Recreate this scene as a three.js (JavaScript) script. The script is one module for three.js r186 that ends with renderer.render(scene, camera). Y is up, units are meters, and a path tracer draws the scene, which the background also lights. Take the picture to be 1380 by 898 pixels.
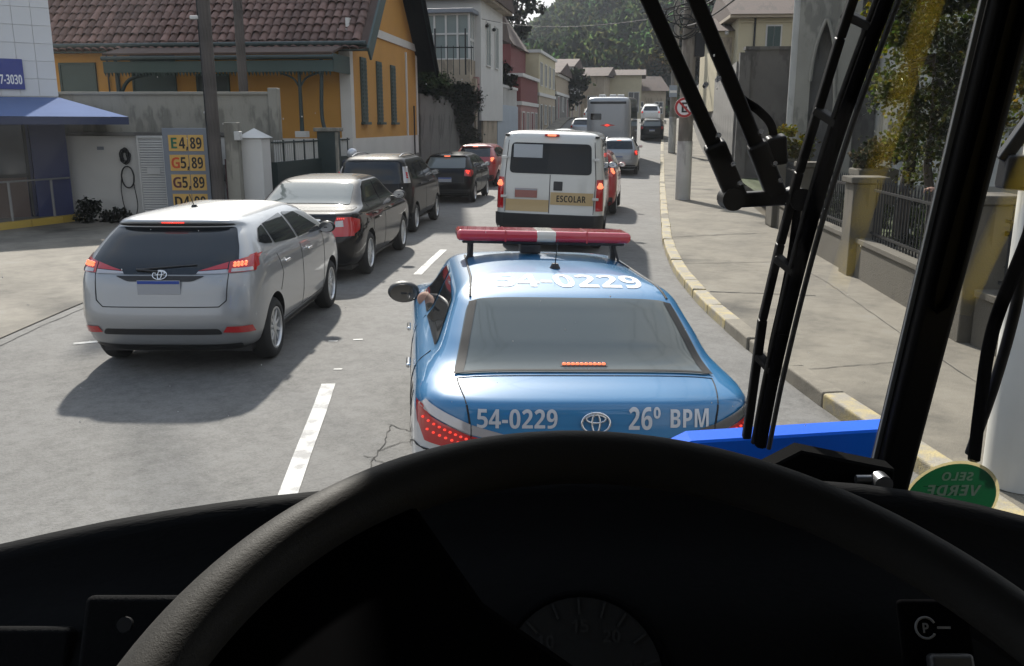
import * as THREE from 'three';
import { mergeGeometries, mergeVertices } from 'three/addons/utils/BufferGeometryUtils.js';
import { RoundedBoxGeometry } from 'three/addons/geometries/RoundedBoxGeometry.js';
import { MarchingCubes } from 'three/addons/objects/MarchingCubes.js';
import { FontLoader } from 'three/addons/loaders/FontLoader.js';
import { Brush, Evaluator, SUBTRACTION } from 'three-bvh-csg';

// ------------------------------------------------------------------ camera, sky, sun, exposure
const scene = new THREE.Scene();
const camera = new THREE.PerspectiveCamera(41.03, 1380 / 898, 0.02, 1500);
camera.position.set(0, 2.3, 0);
camera.rotation.x = -13.18 * Math.PI / 180;
scene.add(camera);
const renderer = new THREE.WebGLRenderer({ antialias: true });
renderer.toneMapping = THREE.LinearToneMapping;
renderer.toneMappingExposure = 1.53;
renderer.shadowMap.enabled = true;
const SUN = new THREE.Vector3(-0.27, 1, -1.3).normalize();
const sun = new THREE.DirectionalLight(new THREE.Color(1, 0.95, 0.86), 5.0);
sun.name = 'sun';
sun.position.copy(SUN).multiplyScalar(120).add(new THREE.Vector3(0, 0, -20));
sun.target.position.set(0, 0, -20);
sun.castShadow = true; sun.shadow.radius = 3; sun.shadow.mapSize.set(4096, 4096);
Object.assign(sun.shadow.camera, { left: -50, right: 50, top: 50, bottom: -50, near: 1, far: 300 });
scene.add(sun, sun.target);

// ------------------------------------------------------------------ random numbers and noise
function rng(seed) { let a = seed >>> 0; return () => { a = (a + 0x6D2B79F5) | 0; let t = Math.imul(a ^ (a >>> 15), 1 | a); t = (t + Math.imul(t ^ (t >>> 7), 61 | t)) ^ t; return ((t ^ (t >>> 14)) >>> 0) / 4294967296; }; }
const lattice = (() => { const r = rng(11), a = new Float32Array(65536); for (let i = 0; i < 65536; i++) a[i] = r(); return a; })();
const mod = (a, n) => ((a % n) + n) % n;
function vnoise(x, y, px = 256, py = px) {
  const xi = Math.floor(x), yi = Math.floor(y), fx = x - xi, fy = y - yi, u = fx * fx * (3 - 2 * fx), v = fy * fy * (3 - 2 * fy);
  const g = (i, j) => lattice[mod(i, px) + mod(j, py) * 256];
  return (g(xi, yi) * (1 - u) + g(xi + 1, yi) * u) * (1 - v) + (g(xi, yi + 1) * (1 - u) + g(xi + 1, yi + 1) * u) * v;
}
function fbm(x, y, o = 4, p = 256) { let s = 0, a = 0.5, n = 0; for (let i = 0; i < o; i++) { s += a * vnoise(x, y, Math.min(256, p)); n += a; a *= 0.5; x *= 2; y *= 2; p *= 2; } return s / n; }
const sstep = (a, b, x) => { const t = Math.min(1, Math.max(0, (x - a) / (b - a))); return t * t * (3 - 2 * t); };
const lerp = (a, b, t) => a + (b - a) * t;

// ------------------------------------------------------------------ sky: bright hazy air with broken cloud
(() => {
  const W = 1024, H = 512, d = new Float32Array(W * H * 4), v = new THREE.Vector3();
  for (let j = 0; j < H; j++) for (let i = 0; i < W; i++) {
    const lat = ((j + 0.5) / H - 0.5) * Math.PI, phi = ((i + 0.5) / W - 0.5) * 2 * Math.PI;
    v.set(Math.cos(phi) * Math.cos(lat), Math.sin(lat), Math.sin(phi) * Math.cos(lat));
    const up = Math.max(0, v.y), c = v.dot(SUN), k = Math.pow(1 - up, 2.2);
    let r = lerp(0.17, 0.64, k), g = lerp(0.27, 0.68, k), b = lerp(0.44, 0.72, k);
    const q = 1 / (up + 0.22), n = fbm(v.x * q * 2.1 + 40, v.z * q * 2.1 + 40, 6), cl = sstep(0.40, 0.64, n);
    const thick = 0.72 + 0.4 * fbm(v.x * q * 4 + 9, v.z * q * 4 + 70, 4);
    const glow = 1.0 * Math.exp(-(1 - c) / 0.05) + 0.55 * Math.exp(-(1 - c) / 0.30);
    const cb = 0.62 * thick;
    r = lerp(r, cb, cl); g = lerp(g, cb * 1.005, cl); b = lerp(b, cb * 1.0, cl);
    r += glow * 1.0; g += glow * 0.97; b += glow * 0.9;
    const dn = sstep(0, -0.06, v.y); r = lerp(r, 0.1, dn); g = lerp(g, 0.1, dn); b = lerp(b, 0.1, dn);
    const o = (j * W + i) * 4; d[o] = r; d[o + 1] = g; d[o + 2] = b; d[o + 3] = 1;
  }
  const t = new THREE.DataTexture(d, W, H, THREE.RGBAFormat, THREE.FloatType);
  t.mapping = THREE.EquirectangularReflectionMapping; t.magFilter = t.minFilter = THREE.LinearFilter; t.wrapS = THREE.RepeatWrapping; t.needsUpdate = true;
  scene.background = t; scene.environment = t;
})();
scene.fog = new THREE.FogExp2(new THREE.Color(0.8, 0.85, 0.9), 0.00045);

// ------------------------------------------------------------------ building helpers
const taken = {};
function numbered(n) { if (!(n in taken)) { taken[n] = 0; return n; } taken[n]++; return n + '_' + String(taken[n]).padStart(3, '0'); }
const V = (x, y, d) => new THREE.Vector3(x, y, -d);               // right, up, metres ahead of the driver
function shade(o) { o.traverse(m => { if (m.isMesh) { m.castShadow = true; m.receiveShadow = true; } }); return o; }
function tag(o, label, category, group) { o.userData.label = label; o.userData.category = category; if (group) o.userData.group = group; return o; }
function thing(name, label, category, x, y, d, heading = 0, group) {
  const o = new THREE.Group(); o.name = numbered(name); o.rotation.order = 'YXZ'; o.position.set(x, y, -d); o.rotation.y = -heading * Math.PI / 180;
  tag(o, label, category, group); scene.add(o); return o;
}
function part(name, geo, mat, parent) { const m = new THREE.Mesh(geo, mat); m.name = name; m.castShadow = m.receiveShadow = true; if (parent) parent.add(m); return m; }
function top(name, geo, mat, label, category, group) { const m = part(numbered(name), geo, mat, scene); tag(m, label, category, group); return m; }
function structure(name, geo, mat) { const m = part(name, geo, mat, scene); m.userData.kind = 'structure'; return m; }
// uv in metres, taken from the dominant side of each face
function muv(geo, s = 1) {
  const g = geo.index ? geo.toNonIndexed() : geo, p = g.attributes.position, uv = new Float32Array(p.count * 2), a = new THREE.Vector3(), b = new THREE.Vector3(), c = new THREE.Vector3();
  for (let i = 0; i < p.count; i += 3) {
    a.fromBufferAttribute(p, i); b.fromBufferAttribute(p, i + 1).sub(a); c.fromBufferAttribute(p, i + 2).sub(a); b.cross(c);
    const nx = Math.abs(b.x), ny = Math.abs(b.y), nz = Math.abs(b.z);
    for (let k = 0; k < 3; k++) {
      const x = p.getX(i + k), y = p.getY(i + k), z = p.getZ(i + k);
      const [u, v] = ny >= nx && ny >= nz ? [x, z] : nx >= nz ? [z, y] : [x, y];
      uv[(i + k) * 2] = u / s; uv[(i + k) * 2 + 1] = v / s;
    }
  }
  g.setAttribute('uv', new THREE.BufferAttribute(uv, 2)); return g;
}
const prep = g => { const h = g.index ? g.toNonIndexed() : g; for (const k of Object.keys(h.attributes)) if (!['position', 'normal', 'uv'].includes(k)) h.deleteAttribute(k); if (!h.attributes.uv) h.setAttribute('uv', new THREE.BufferAttribute(new Float32Array(h.attributes.position.count * 2), 2)); return h; };
const join = a => mergeGeometries(a.map(prep));
// box between two corners (x, y, and z)
function bx(x0, x1, y0, y1, z0, z1, bevel = 0) {
  const w = Math.abs(x1 - x0), h = Math.abs(y1 - y0), l = Math.abs(z1 - z0);
  const g = bevel ? new RoundedBoxGeometry(w, h, l, 1, Math.min(bevel, w / 2.1, h / 2.1, l / 2.1)) : new THREE.BoxGeometry(w, h, l);
  g.translate((x0 + x1) / 2, (y0 + y1) / 2, (z0 + z1) / 2); return muv(g);
}
const tube = (pts, r, seg = 24, rs = 8, closed = false) => new THREE.TubeGeometry(new THREE.CatmullRomCurve3(pts, closed, 'centripetal'), seg, r, rs, closed);
function rod(a, b, r0, r1 = r0, n = 8) { const d = b.clone().sub(a), g = new THREE.CylinderGeometry(r1, r0, d.length(), n); g.applyQuaternion(new THREE.Quaternion().setFromUnitVectors(new THREE.Vector3(0, 1, 0), d.clone().normalize())); g.translate((a.x + b.x) / 2, (a.y + b.y) / 2, (a.z + b.z) / 2); return g; }
// flat bar between two points, w across (towards dir) and t thick
function bar(a, b, w, t, side) { const d = b.clone().sub(a), y = d.clone().normalize(), x = side.clone().sub(y.clone().multiplyScalar(side.dot(y))).normalize(), z = x.clone().cross(y); const g = new RoundedBoxGeometry(w, d.length(), t, 1, Math.min(w, t) * 0.22); g.applyMatrix4(new THREE.Matrix4().makeBasis(x, y, z).setPosition(a.clone().add(b).multiplyScalar(0.5))); return g; }
function extrude(pts, depth, bevel = 0) { const s = new THREE.Shape(pts.map(p => new THREE.Vector2(p[0], p[1]))); const g = new THREE.ExtrudeGeometry(s, { depth, bevelEnabled: bevel > 0, bevelSize: bevel, bevelThickness: bevel, bevelSegments: 1 }); return g; }

// ------------------------------------------------------------------ textures and materials
function tex(size, fn, srgb = true, rep = 1) {
  const d = new Uint8Array(size * size * 4);
  for (let j = 0; j < size; j++) for (let i = 0; i < size; i++) { const c = fn(i / size, j / size), o = (j * size + i) * 4; for (let k = 0; k < 3; k++) { const l = Math.min(1, Math.max(0, Array.isArray(c) ? c[k] : c)); d[o + k] = 255 * (srgb ? (l <= 0.0031308 ? 12.92 * l : 1.055 * Math.pow(l, 1 / 2.4) - 0.055) : l); } d[o + 3] = 255; }
  const t = new THREE.DataTexture(d, size, size); t.wrapS = t.wrapT = THREE.RepeatWrapping; t.magFilter = THREE.LinearFilter; t.minFilter = THREE.LinearMipmapLinearFilter; t.generateMipmaps = true; if (srgb) t.colorSpace = THREE.SRGBColorSpace; t.repeat.set(rep, rep); t.needsUpdate = true; return t;
}
const C = (r, g = r, b = r) => new THREE.Color().setRGB(r, g, b);
const std = (c, rough = 0.8, extra = {}) => new THREE.MeshStandardMaterial({ color: c, roughness: rough, ...extra });
const phys = (c, rough, extra = {}) => new THREE.MeshPhysicalMaterial({ color: c, roughness: rough, ...extra });
const grain = rng(3);
const asphaltMap = tex(1024, (u, v) => { const f = grain() * 0.5 + 0.5 * vnoise(u * 256, v * 256, 256), m = fbm(u * 8, v * 8, 5, 8), s = grain() > 0.993 ? 0.35 : 0; const q = fbm(u * 48, v * 48, 3, 48), k = 0.60 + 0.46 * f + 0.36 * (m - 0.5) + 0.4 * (q - 0.5) + s; return [k, k * 0.985, k * 0.95]; }, true, 1 / 3.7);
const asphaltBump = tex(512, (u, v) => grain() * 0.6 + 0.4 * vnoise(u * 128, v * 128, 128), false, 1 / 1.9);
const concreteMap = tex(1024, (u, v) => { const m = fbm(u * 6, v * 6, 6, 6), st = fbm(u * 3 + 7, v * 3, 4, 3), f = grain(); const q = fbm(u * 40 + 5, v * 40, 3, 40), k = 0.66 + 0.75 * (m - 0.42) + 0.2 * f + 0.3 * (q - 0.5) - 0.34 * sstep(0.52, 0.72, st); return [k, k * 0.97, k * 0.9]; }, true, 1 / 4.3);
const plasterMap = tex(1024, (u, v) => { const m = fbm(u * 5, v * 5, 6, 5), f = grain(); const k = 0.88 + 0.16 * (m - 0.5) + 0.05 * (f - 0.5); return k; }, true, 1 / 3.1);
// old render with dark streaks of algae running down and blotches
const stainMap = tex(1024, (u, v) => { const m = fbm(u * 6, v * 6, 6, 6), run = fbm(u * 26, v * 2, 5, 2), bl = fbm(u * 9 + 3, v * 4, 5, 4); const k = 0.92 + 0.3 * (m - 0.5) - 0.42 * sstep(0.52, 0.72, run) * sstep(0.35, 0.7, bl) - 0.3 * sstep(0.58, 0.7, bl); return [k, k * 0.985, k * 0.93]; }, true, 1 / 2.9);
const woodMap = tex(512, (u, v) => { const m = fbm(u * 60, v * 4, 4, 4), f = grain(); return 0.6 + 0.7 * (m - 0.4) + 0.1 * f; }, true, 1);
const yellowWear = tex(512, (u, v) => { const m = fbm(u * 10, v * 10, 6, 10), f = grain(); const w = sstep(0.28, 0.58, m + 0.35 * (f - 0.5)); return [lerp(0.42, 0.27, w), lerp(0.335, 0.245, w), lerp(0.15, 0.20, w)]; }, true, 1 / 1.3);
const whiteWear = tex(512, (u, v) => { const m = fbm(u * 9, v * 9, 6, 9), f = grain(); const w = sstep(0.5, 0.72, m + 0.25 * (f - 0.5)); return [lerp(0.50, 0.25, w), lerp(0.495, 0.245, w), lerp(0.47, 0.235, w)]; }, true, 1 / 1.1);
const M = {
  asphalt: std(C(0.152, 0.149, 0.144), 0.86, { map: asphaltMap, bumpMap: asphaltBump, bumpScale: 0.004 }),
  forecourt: std(C(0.215, 0.20, 0.175), 0.88, { map: concreteMap, bumpMap: asphaltBump, bumpScale: 0.003 }),
  sidewalk: std(C(0.194, 0.178, 0.149), 0.9, { map: concreteMap, bumpMap: asphaltBump, bumpScale: 0.004 }),
  earth: std(C(0.09, 0.075, 0.05), 1, { map: concreteMap }),
  kerbYellow: std(C(1), 0.85, { map: yellowWear, bumpMap: asphaltBump, bumpScale: 0.004 }),
  yellowPaint: std(C(0.52, 0.36, 0.06), 0.8, { map: plasterMap }),
  kerbGrey: std(C(0.24, 0.22, 0.185), 0.9, { map: concreteMap, bumpMap: asphaltBump, bumpScale: 0.004 }),
  lane: std(C(1), 0.75, { map: whiteWear }),
  crack: std(C(0.06, 0.057, 0.053), 1),
  concrete: std(C(0.30, 0.29, 0.26), 0.9, { map: stainMap, bumpMap: asphaltBump, bumpScale: 0.004 }),
  concreteDark: std(C(0.17, 0.165, 0.16), 0.92, { map: stainMap, bumpMap: asphaltBump, bumpScale: 0.004 }),
  white: std(C(0.62, 0.61, 0.58), 0.8, { map: plasterMap }),
  tileWhite: std(C(0.66, 0.67, 0.67), 0.35, { map: plasterMap }),
  ochre: std(C(0.52, 0.265, 0.055), 0.82, { map: plasterMap }),
  cream: std(C(0.52, 0.46, 0.31), 0.82, { map: plasterMap }),
  pink: std(C(0.36, 0.21, 0.19), 0.85, { map: plasterMap }),
  redWall: std(C(0.19, 0.055, 0.052), 0.85, { map: plasterMap }),
  beige: std(C(0.38, 0.32, 0.25), 0.85, { map: stainMap }),
  blueGrey: std(C(0.40, 0.45, 0.50), 0.85, { map: plasterMap }),
  greenTrim: std(C(0.035, 0.065, 0.06), 0.6, { map: plasterMap }),
  greenDark: std(C(0.018, 0.035, 0.034), 0.5, { map: plasterMap }),
  shutter: std(C(0.045, 0.075, 0.072), 0.6, { map: plasterMap }),
  roofTile: std(C(1), 0.85, { map: plasterMap, vertexColors: false }),
  gardenStone: std(C(0.105, 0.094, 0.076), 0.92, { map: stainMap, bumpMap: asphaltBump, bumpScale: 0.005 }),
  roofBase: std(C(0.08, 0.052, 0.043), 0.9, { map: stainMap }),
  wood: std(C(0.11, 0.095, 0.085), 0.9, { map: woodMap }),
  poleConcrete: std(C(0.22, 0.20, 0.175), 0.9, { map: stainMap }),
  poleWhite: std(C(0.50, 0.50, 0.49), 0.85, { map: stainMap }),
  iron: std(C(0.016, 0.017, 0.018), 0.5, { metalness: 0.3 }),
  ironPale: std(C(0.5, 0.5, 0.48), 0.6),
  navy: std(C(0.012, 0.02, 0.09), 0.5),
  awning: phys(C(0.10, 0.15, 0.30), 0.95, { specularIntensity: 0.2, map: plasterMap }),
  awningEdge: std(C(0.02, 0.03, 0.075), 0.6),
  signBlue: std(C(0.012, 0.03, 0.21), 0.4),
  signGrey: std(C(0.17, 0.19, 0.22), 0.5),
  signYellow: std(C(0.60, 0.36, 0.09), 0.55),
  ink: std(C(0.012), 0.6), inkGreen: std(C(0.01, 0.12, 0.06), 0.6), inkRed: std(C(0.55, 0.07, 0.015), 0.6), inkWine: std(C(0.09, 0.02, 0.025), 0.6), inkWhite: std(C(0.75), 0.5),
  winDark: phys(C(0.02, 0.024, 0.028), 0.08), winPale: phys(C(0.22, 0.26, 0.25), 0.15),
  rubber: std(C(0.012), 0.75), tyre: std(C(0.018), 0.85), plastic: std(C(0.014, 0.014, 0.015), 0.5),
  mirrorGlass: std(C(0.22), 0.08, { metalness: 1 }), chrome: std(C(0.72), 0.15, { metalness: 1 }), alloy: std(C(0.55, 0.56, 0.57), 0.35, { metalness: 0.85 }),
  plate: std(C(0.33, 0.34, 0.36), 0.5), plateBlue: std(C(0.02, 0.06, 0.3), 0.4), plateRed: std(C(0.30, 0.12, 0.10), 0.4),
  lampRed: phys(C(0.42, 0.012, 0.014), 0.18, { clearcoat: 1, clearcoatRoughness: 0.03 }),
  lampClear: phys(C(0.42, 0.40, 0.40), 0.12, { clearcoat: 1, clearcoatRoughness: 0.03, metalness: 0.3 }),
  lampSmoke: phys(C(0.10, 0.10, 0.105), 0.12, { clearcoat: 1, clearcoatRoughness: 0.03, metalness: 0.3 }),
  glowRed: std(C(0.5, 0.02, 0.015), 0.3, { emissive: C(1, 0.06, 0.035), emissiveIntensity: 0.75 }),
  glowHot: std(C(0.6, 0.1, 0.05), 0.3, { emissive: C(1, 0.22, 0.10), emissiveIntensity: 1.1 }),
  glass: phys(C(0.012, 0.014, 0.016), 0.04, { ior: 1.52 }),
  glassGrey: phys(C(0.115, 0.13, 0.125), 0.06, { ior: 1.55 }),
  skin: std(C(0.34, 0.19, 0.13), 0.6), jacket: std(C(0.02, 0.024, 0.04), 0.85), denim: std(C(0.03, 0.045, 0.09), 0.85), khaki: std(C(0.11, 0.12, 0.14), 0.8),
};
const paint = (r, g, b, metal = 0.0, rough = 0.42) => phys(C(r, g, b), rough, { metalness: metal, clearcoat: 1, clearcoatRoughness: 0.05 });
const PAINT = { silver: paint(0.31, 0.32, 0.33, 0.5, 0.4), graphite: phys(C(0.011, 0.010, 0.010), 0.5, { clearcoat: 0.75, clearcoatRoughness: 0.03, specularIntensity: 0.06 }), black: phys(C(0.004, 0.004, 0.005), 0.5, { clearcoat: 0.4, clearcoatRoughness: 0.03, specularIntensity: 0.06 }), red: paint(0.34, 0.018, 0.02), white: paint(0.66, 0.65, 0.62), vanWhite: paint(0.55, 0.54, 0.50), busGrey: paint(0.30, 0.31, 0.32, 0.2), blue: paint(0.012, 0.16, 0.345), policeWhite: paint(0.50, 0.50, 0.50, 0.2) };
const font = await new FontLoader().loadAsync('fonts/droid/droid_sans_bold.typeface.json');
function textGeo(str, size, sx = 1, seg = 3) {         // flat lettering centred on the origin, in x and y
  const g = new THREE.ShapeGeometry(font.generateShapes(str, size), seg); g.computeBoundingBox(); const b = g.boundingBox;
  g.translate(-(b.min.x + b.max.x) / 2, -(b.min.y + b.max.y) / 2, 0); g.scale(sx, 1, 1); return g;
}
const thickText = (str, size, sx, depth = 0.004) => { const g = new THREE.ExtrudeGeometry(font.generateShapes(str, size), { depth, bevelEnabled: false, curveSegments: 3 }); g.computeBoundingBox(); const b = g.boundingBox; g.translate(-(b.min.x + b.max.x) / 2, -(b.min.y + b.max.y) / 2, 0); g.scale(sx, 1, 1); return g; };
console.log('materials');
// ------------------------------------------------------------------ lie of the land (d = metres ahead)
const mono = (xs, ys) => {               // smooth curve through knots, without overshoot
  const n = xs.length, m = [], s = []; for (let i = 0; i < n - 1; i++) s[i] = (ys[i + 1] - ys[i]) / (xs[i + 1] - xs[i]);
  m[0] = s[0]; m[n - 1] = s[n - 2]; for (let i = 1; i < n - 1; i++) m[i] = s[i - 1] * s[i] <= 0 ? 0 : 2 / (1 / s[i - 1] + 1 / s[i]);
  return x => { if (x <= xs[0]) return ys[0] + m[0] * (x - xs[0]); if (x >= xs[n - 1]) return ys[n - 1] + m[n - 1] * (x - xs[n - 1]); let i = 0; while (x > xs[i + 1]) i++; const h = xs[i + 1] - xs[i], t = (x - xs[i]) / h, t2 = t * t, t3 = t2 * t; return ys[i] * (2 * t3 - 3 * t2 + 1) + m[i] * h * (t3 - 2 * t2 + t) + ys[i + 1] * (-2 * t3 + 3 * t2) + m[i + 1] * h * (t3 - t2); };
};
const rise = d => d < 36 ? 0 : d < 80 ? 0.0013 * (d - 36) ** 2 : 2.517 + 0.42 * (1 - Math.exp(-(d - 80) * 0.272));
const kerbX = mono([-8, 5, 6.68, 7.54, 9.7, 11.6, 13.85, 17.2, 22.6, 32.6, 58, 90, 130], [3.3, 2.95, 2.82, 2.72, 2.6, 2.57, 2.65, 2.98, 3.78, 5.37, 9.5, 14.7, 21.2]);
const fenceX = mono([-8, 8.8, 11, 13.7, 16.4, 21.5, 35, 50, 100, 130], [5.2, 4.92, 5.06, 5.33, 5.55, 6.2, 8.35, 10.8, 19, 24]);
const plotX = mono([27, 36, 45, 60, 100, 130], [-4.75, -3.75, -1.9, 0.5, 6.9, 11.7]);   // the house line on the far side
const roadLeft = d => kerbX(d) - 8.3;
const roadY = (x, d) => rise(d) - 0.03 * Math.max(0, Math.min(4.2, x - (kerbX(d) - 4.2)));
// a sheet over d and across from xa(d) to xb(d)
function sheet(ds, nx, xa, xb, yf, color) {
  const pos = [], uv = [], col = [], idx = [];
  for (const d of ds) for (let i = 0; i <= nx; i++) { const x = lerp(xa(d), xb(d), i / nx); pos.push(x, yf(x, d), -d); uv.push(x, d); if (color) { const c = color(x, d); col.push(c, c, c); } }
  for (let j = 0; j < ds.length - 1; j++) for (let i = 0; i < nx; i++) { const a = j * (nx + 1) + i, b = a + 1, c = a + nx + 1, e = c + 1; idx.push(a, b, c, b, e, c); }
  const g = new THREE.BufferGeometry(); g.setAttribute('position', new THREE.Float32BufferAttribute(pos, 3)); g.setAttribute('uv', new THREE.Float32BufferAttribute(uv, 2)); if (color) g.setAttribute('color', new THREE.Float32BufferAttribute(col, 3)); g.setIndex(idx); g.computeVertexNormals(); return g;
}
const range = (a, b, s) => { const r = []; for (let x = a; x < b - 1e-6; x += s) r.push(x); r.push(b); return r; };
const DS = [...range(-8, 30, 0.25), ...range(30.5, 60, 0.5), ...range(61, 135, 1)];
structure('ground', sheet([...range(-60, 100, 4), ...range(105, 700, 15)], 60, d => -500, d => 500, (x, d) => (d < 80 ? rise(d) : Math.min(rise(d), 12)) - 0.16), M.earth);
const road = structure('road', sheet(DS, 34, roadLeft, kerbX, roadY), M.asphalt);
structure('forecourt', sheet([...range(-8, 26, 0.5)], 20, d => -24, d => roadLeft(d) + 0.06, (x, d) => 0.008 + 0.008 * fbm(x, d, 3)), M.forecourt);
structure('footpath', sheet([...range(26, 130, 1)], 4, d => plotX(d), roadLeft, (x, d) => rise(d) + 0.1), M.forecourt);
const sidewalk = structure('sidewalk', sheet(DS, 10, d => kerbX(d) + 0.19, d => fenceX(d) + 0.1, (x, d) => rise(d) - 0.005), M.sidewalk);
// kerb stones, one by one, on the near stretch; a continuous run beyond
{
  const kerb = new THREE.Group(); kerb.name = 'kerb'; kerb.userData.kind = 'structure'; scene.add(kerb);
  const r = rng(21), geos = [0, 1, 2].map(k => { const g = new RoundedBoxGeometry(0.2, 0.3, 1, 2, 0.022), p = g.attributes.position; for (let i = 0; i < p.count; i++) { p.setX(i, p.getX(i) + 0.012 * (vnoise(p.getZ(i) * 6 + k * 9, p.getY(i) * 7) - 0.5)); p.setY(i, p.getY(i) + 0.014 * (vnoise(p.getZ(i) * 5 + k * 5, p.getX(i) * 9 + 4) - 0.5)); } g.computeVertexNormals(); return muv(g); });
  for (let d = -2, n = 0; d < 75; n++) {
    const len = 0.72 + r() * 0.55, d1 = d + len - 0.012, x0 = kerbX(d), x1 = kerbX(d1), y0 = rise(d), y1 = rise(d1);
    const m = part(n ? 'kerb_stone_' + String(n).padStart(3, '0') : 'kerb_stone', geos[n % 3], (d > 6.6 && d < 8.4) || (r() < 0.16 && d > 8) ? M.kerbGrey : M.kerbYellow, kerb);
    m.position.set((x0 + x1) / 2 + 0.1 + (r() - 0.5) * 0.014, (y0 + y1) / 2 - 0.14 + (r() - 0.5) * 0.012, -(d + d1) / 2);
    m.rotation.order = 'YXZ'; m.rotation.y = -Math.atan2(x1 - x0, d1 - d); m.rotation.x = Math.atan2(y1 - y0, d1 - d); m.scale.z = Math.hypot(d1 - d, x1 - x0) - 0.012;
    d += len;
  }
}
// painted dashes, and short marks left of older paint
function ribbon(pts, w, yf) { const pos = [], idx = [], uv = []; pts.forEach(([x, d], i) => { const a = pts[Math.max(0, i - 1)], b = pts[Math.min(pts.length - 1, i + 1)], tx = b[0] - a[0], td = b[1] - a[1], l = Math.hypot(tx, td) || 1, ww = typeof w === 'function' ? w(i / (pts.length - 1)) : w; for (const s of [-1, 1]) { const X = x + s * ww / 2 * td / l, D = d - s * ww / 2 * tx / l; pos.push(X, yf(X, D), -D); uv.push(X, D); } if (i) { const k = 2 * i - 2; idx.push(k, k + 1, k + 2, k + 1, k + 3, k + 2); } }); const g = new THREE.BufferGeometry(); g.setAttribute('position', new THREE.Float32BufferAttribute(pos, 3)); g.setAttribute('uv', new THREE.Float32BufferAttribute(uv, 2)); g.setIndex(idx); g.computeVertexNormals(); return g; }
const onRoad = (x, d) => roadY(x, d) + 0.005, onWalk = (x, d) => rise(d) + 0.001;
const stripe = (pts, w) => part('lane_marking', ribbon(pts, w, onRoad), M.lane, road);
stripe([[-1.40, 5.0], [-1.50, 6], [-1.59, 7], [-1.67, 7.78]], 0.125);
stripe([[-1.49, 13.85], [-1.43, 14.8], [-1.36, 15.8], [-1.29, 16.7]], 0.13);
for (const d of [23, 32, 41, 50]) stripe(range(d, d + 2.8, 0.7).map(e => [kerbX(e) - 4.15, e]), 0.12);
stripe([[-1.74, 9.48], [-1.64, 9.5]], 0.05); stripe([[-1.72, 8.28], [-1.64, 8.28]], 0.05); stripe([[-4.72, 9.3], [-4.3, 9.5]], 0.09); stripe([[-2.0, 9.42], [-1.9, 9.42]], 0.04);
{
  const r = rng(33), wander = (x0, d0, x1, d1, n, j) => { const p = []; let o = 0; for (let i = 0; i <= n; i++) { o += (r() - 0.5) * j; const t = i / n, e = Math.sin(Math.PI * t); p.push([lerp(x0, x1, t) + o * 0.7, lerp(d0, d1, t) + (r() - 0.5) * j * 0.8 * (0.3 + e)]); } return p; };
  const crack = (a, w = 0.007) => part('crack', ribbon(a, t => w * (0.5 + r()), onRoad), M.crack, road);
  crack(wander(-0.98, 6.1, -0.62, 6.5, 14, 0.05)); crack(wander(-1.0, 6.7, -0.55, 6.35, 12, 0.05)); crack(wander(-0.98, 5.6, -0.98, 6.7, 16, 0.05)); crack(wander(-0.75, 5.7, -0.62, 6.4, 10, 0.04)); crack(wander(-1.05, 6.0, -0.7, 5.75, 10, 0.05));
  crack(wander(-0.9, 8.4, -0.75, 9.6, 14, 0.06), 0.008); crack(wander(-5.55, 4, -5.6, 12.5, 50, 0.05), 0.012); crack(wander(-4.4, 12, -1.7, 12.2, 30, 0.05), 0.008);
  const wc = (a, w = 0.018) => part('crack', ribbon(a, t => w * (0.5 + r()), onWalk), M.crack, sidewalk);
  wc(wander(kerbX(12.4) + 0.2, 12.4, 4.2, 12.1, 18, 0.05), 0.03); wc(wander(kerbX(18.7) + 0.2, 18.7, 5.6, 19.4, 20, 0.06), 0.035); wc(wander(kerbX(15) + 0.2, 15, 4.6, 15.2, 14, 0.04), 0.018); wc(wander(kerbX(8.2) + 0.2, 8.3, 4.0, 8.6, 14, 0.04), 0.012);
  wc(wander(4.2, 7, 4.7, 14, 40, 0.04), 0.008); wc(wander(kerbX(25) + 0.2, 25, 6.9, 25.3, 16, 0.05), 0.025);
}

{
  const patchMat = std(C(0.135, 0.133, 0.13), 0.9, { map: asphaltMap, bumpMap: asphaltBump, bumpScale: 0.004 }), r = rng(44);
  for (const [x, d, w, l] of [[0.3, 11.4, 0.7, 1.6], [-0.7, 19.5, 0.6, 2.2], [2.0, 13, 0.5, 2.6]]) { const s = new THREE.Shape(), n = 18; for (let i = 0; i < n; i++) { const a = i / n * 6.283, k = 0.9 + 0.2 * r(), c = Math.cos(a), q = Math.sin(a), f = 1 / Math.pow(Math.abs(c) ** 5 + Math.abs(q) ** 5, 0.2); s[i ? 'lineTo' : 'moveTo'](c * f * w / 2 * k, q * f * l / 2 * k); } const g = new THREE.ShapeGeometry(s), p = g.attributes.position; for (let i = 0; i < p.count; i++) { const X = x + p.getX(i), D = d + p.getY(i); p.setXYZ(i, X, roadY(X, D) + 0.0042, -D); } g.computeVertexNormals(); part('asphalt_patch', muv(g), patchMat, road); }
}

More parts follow.
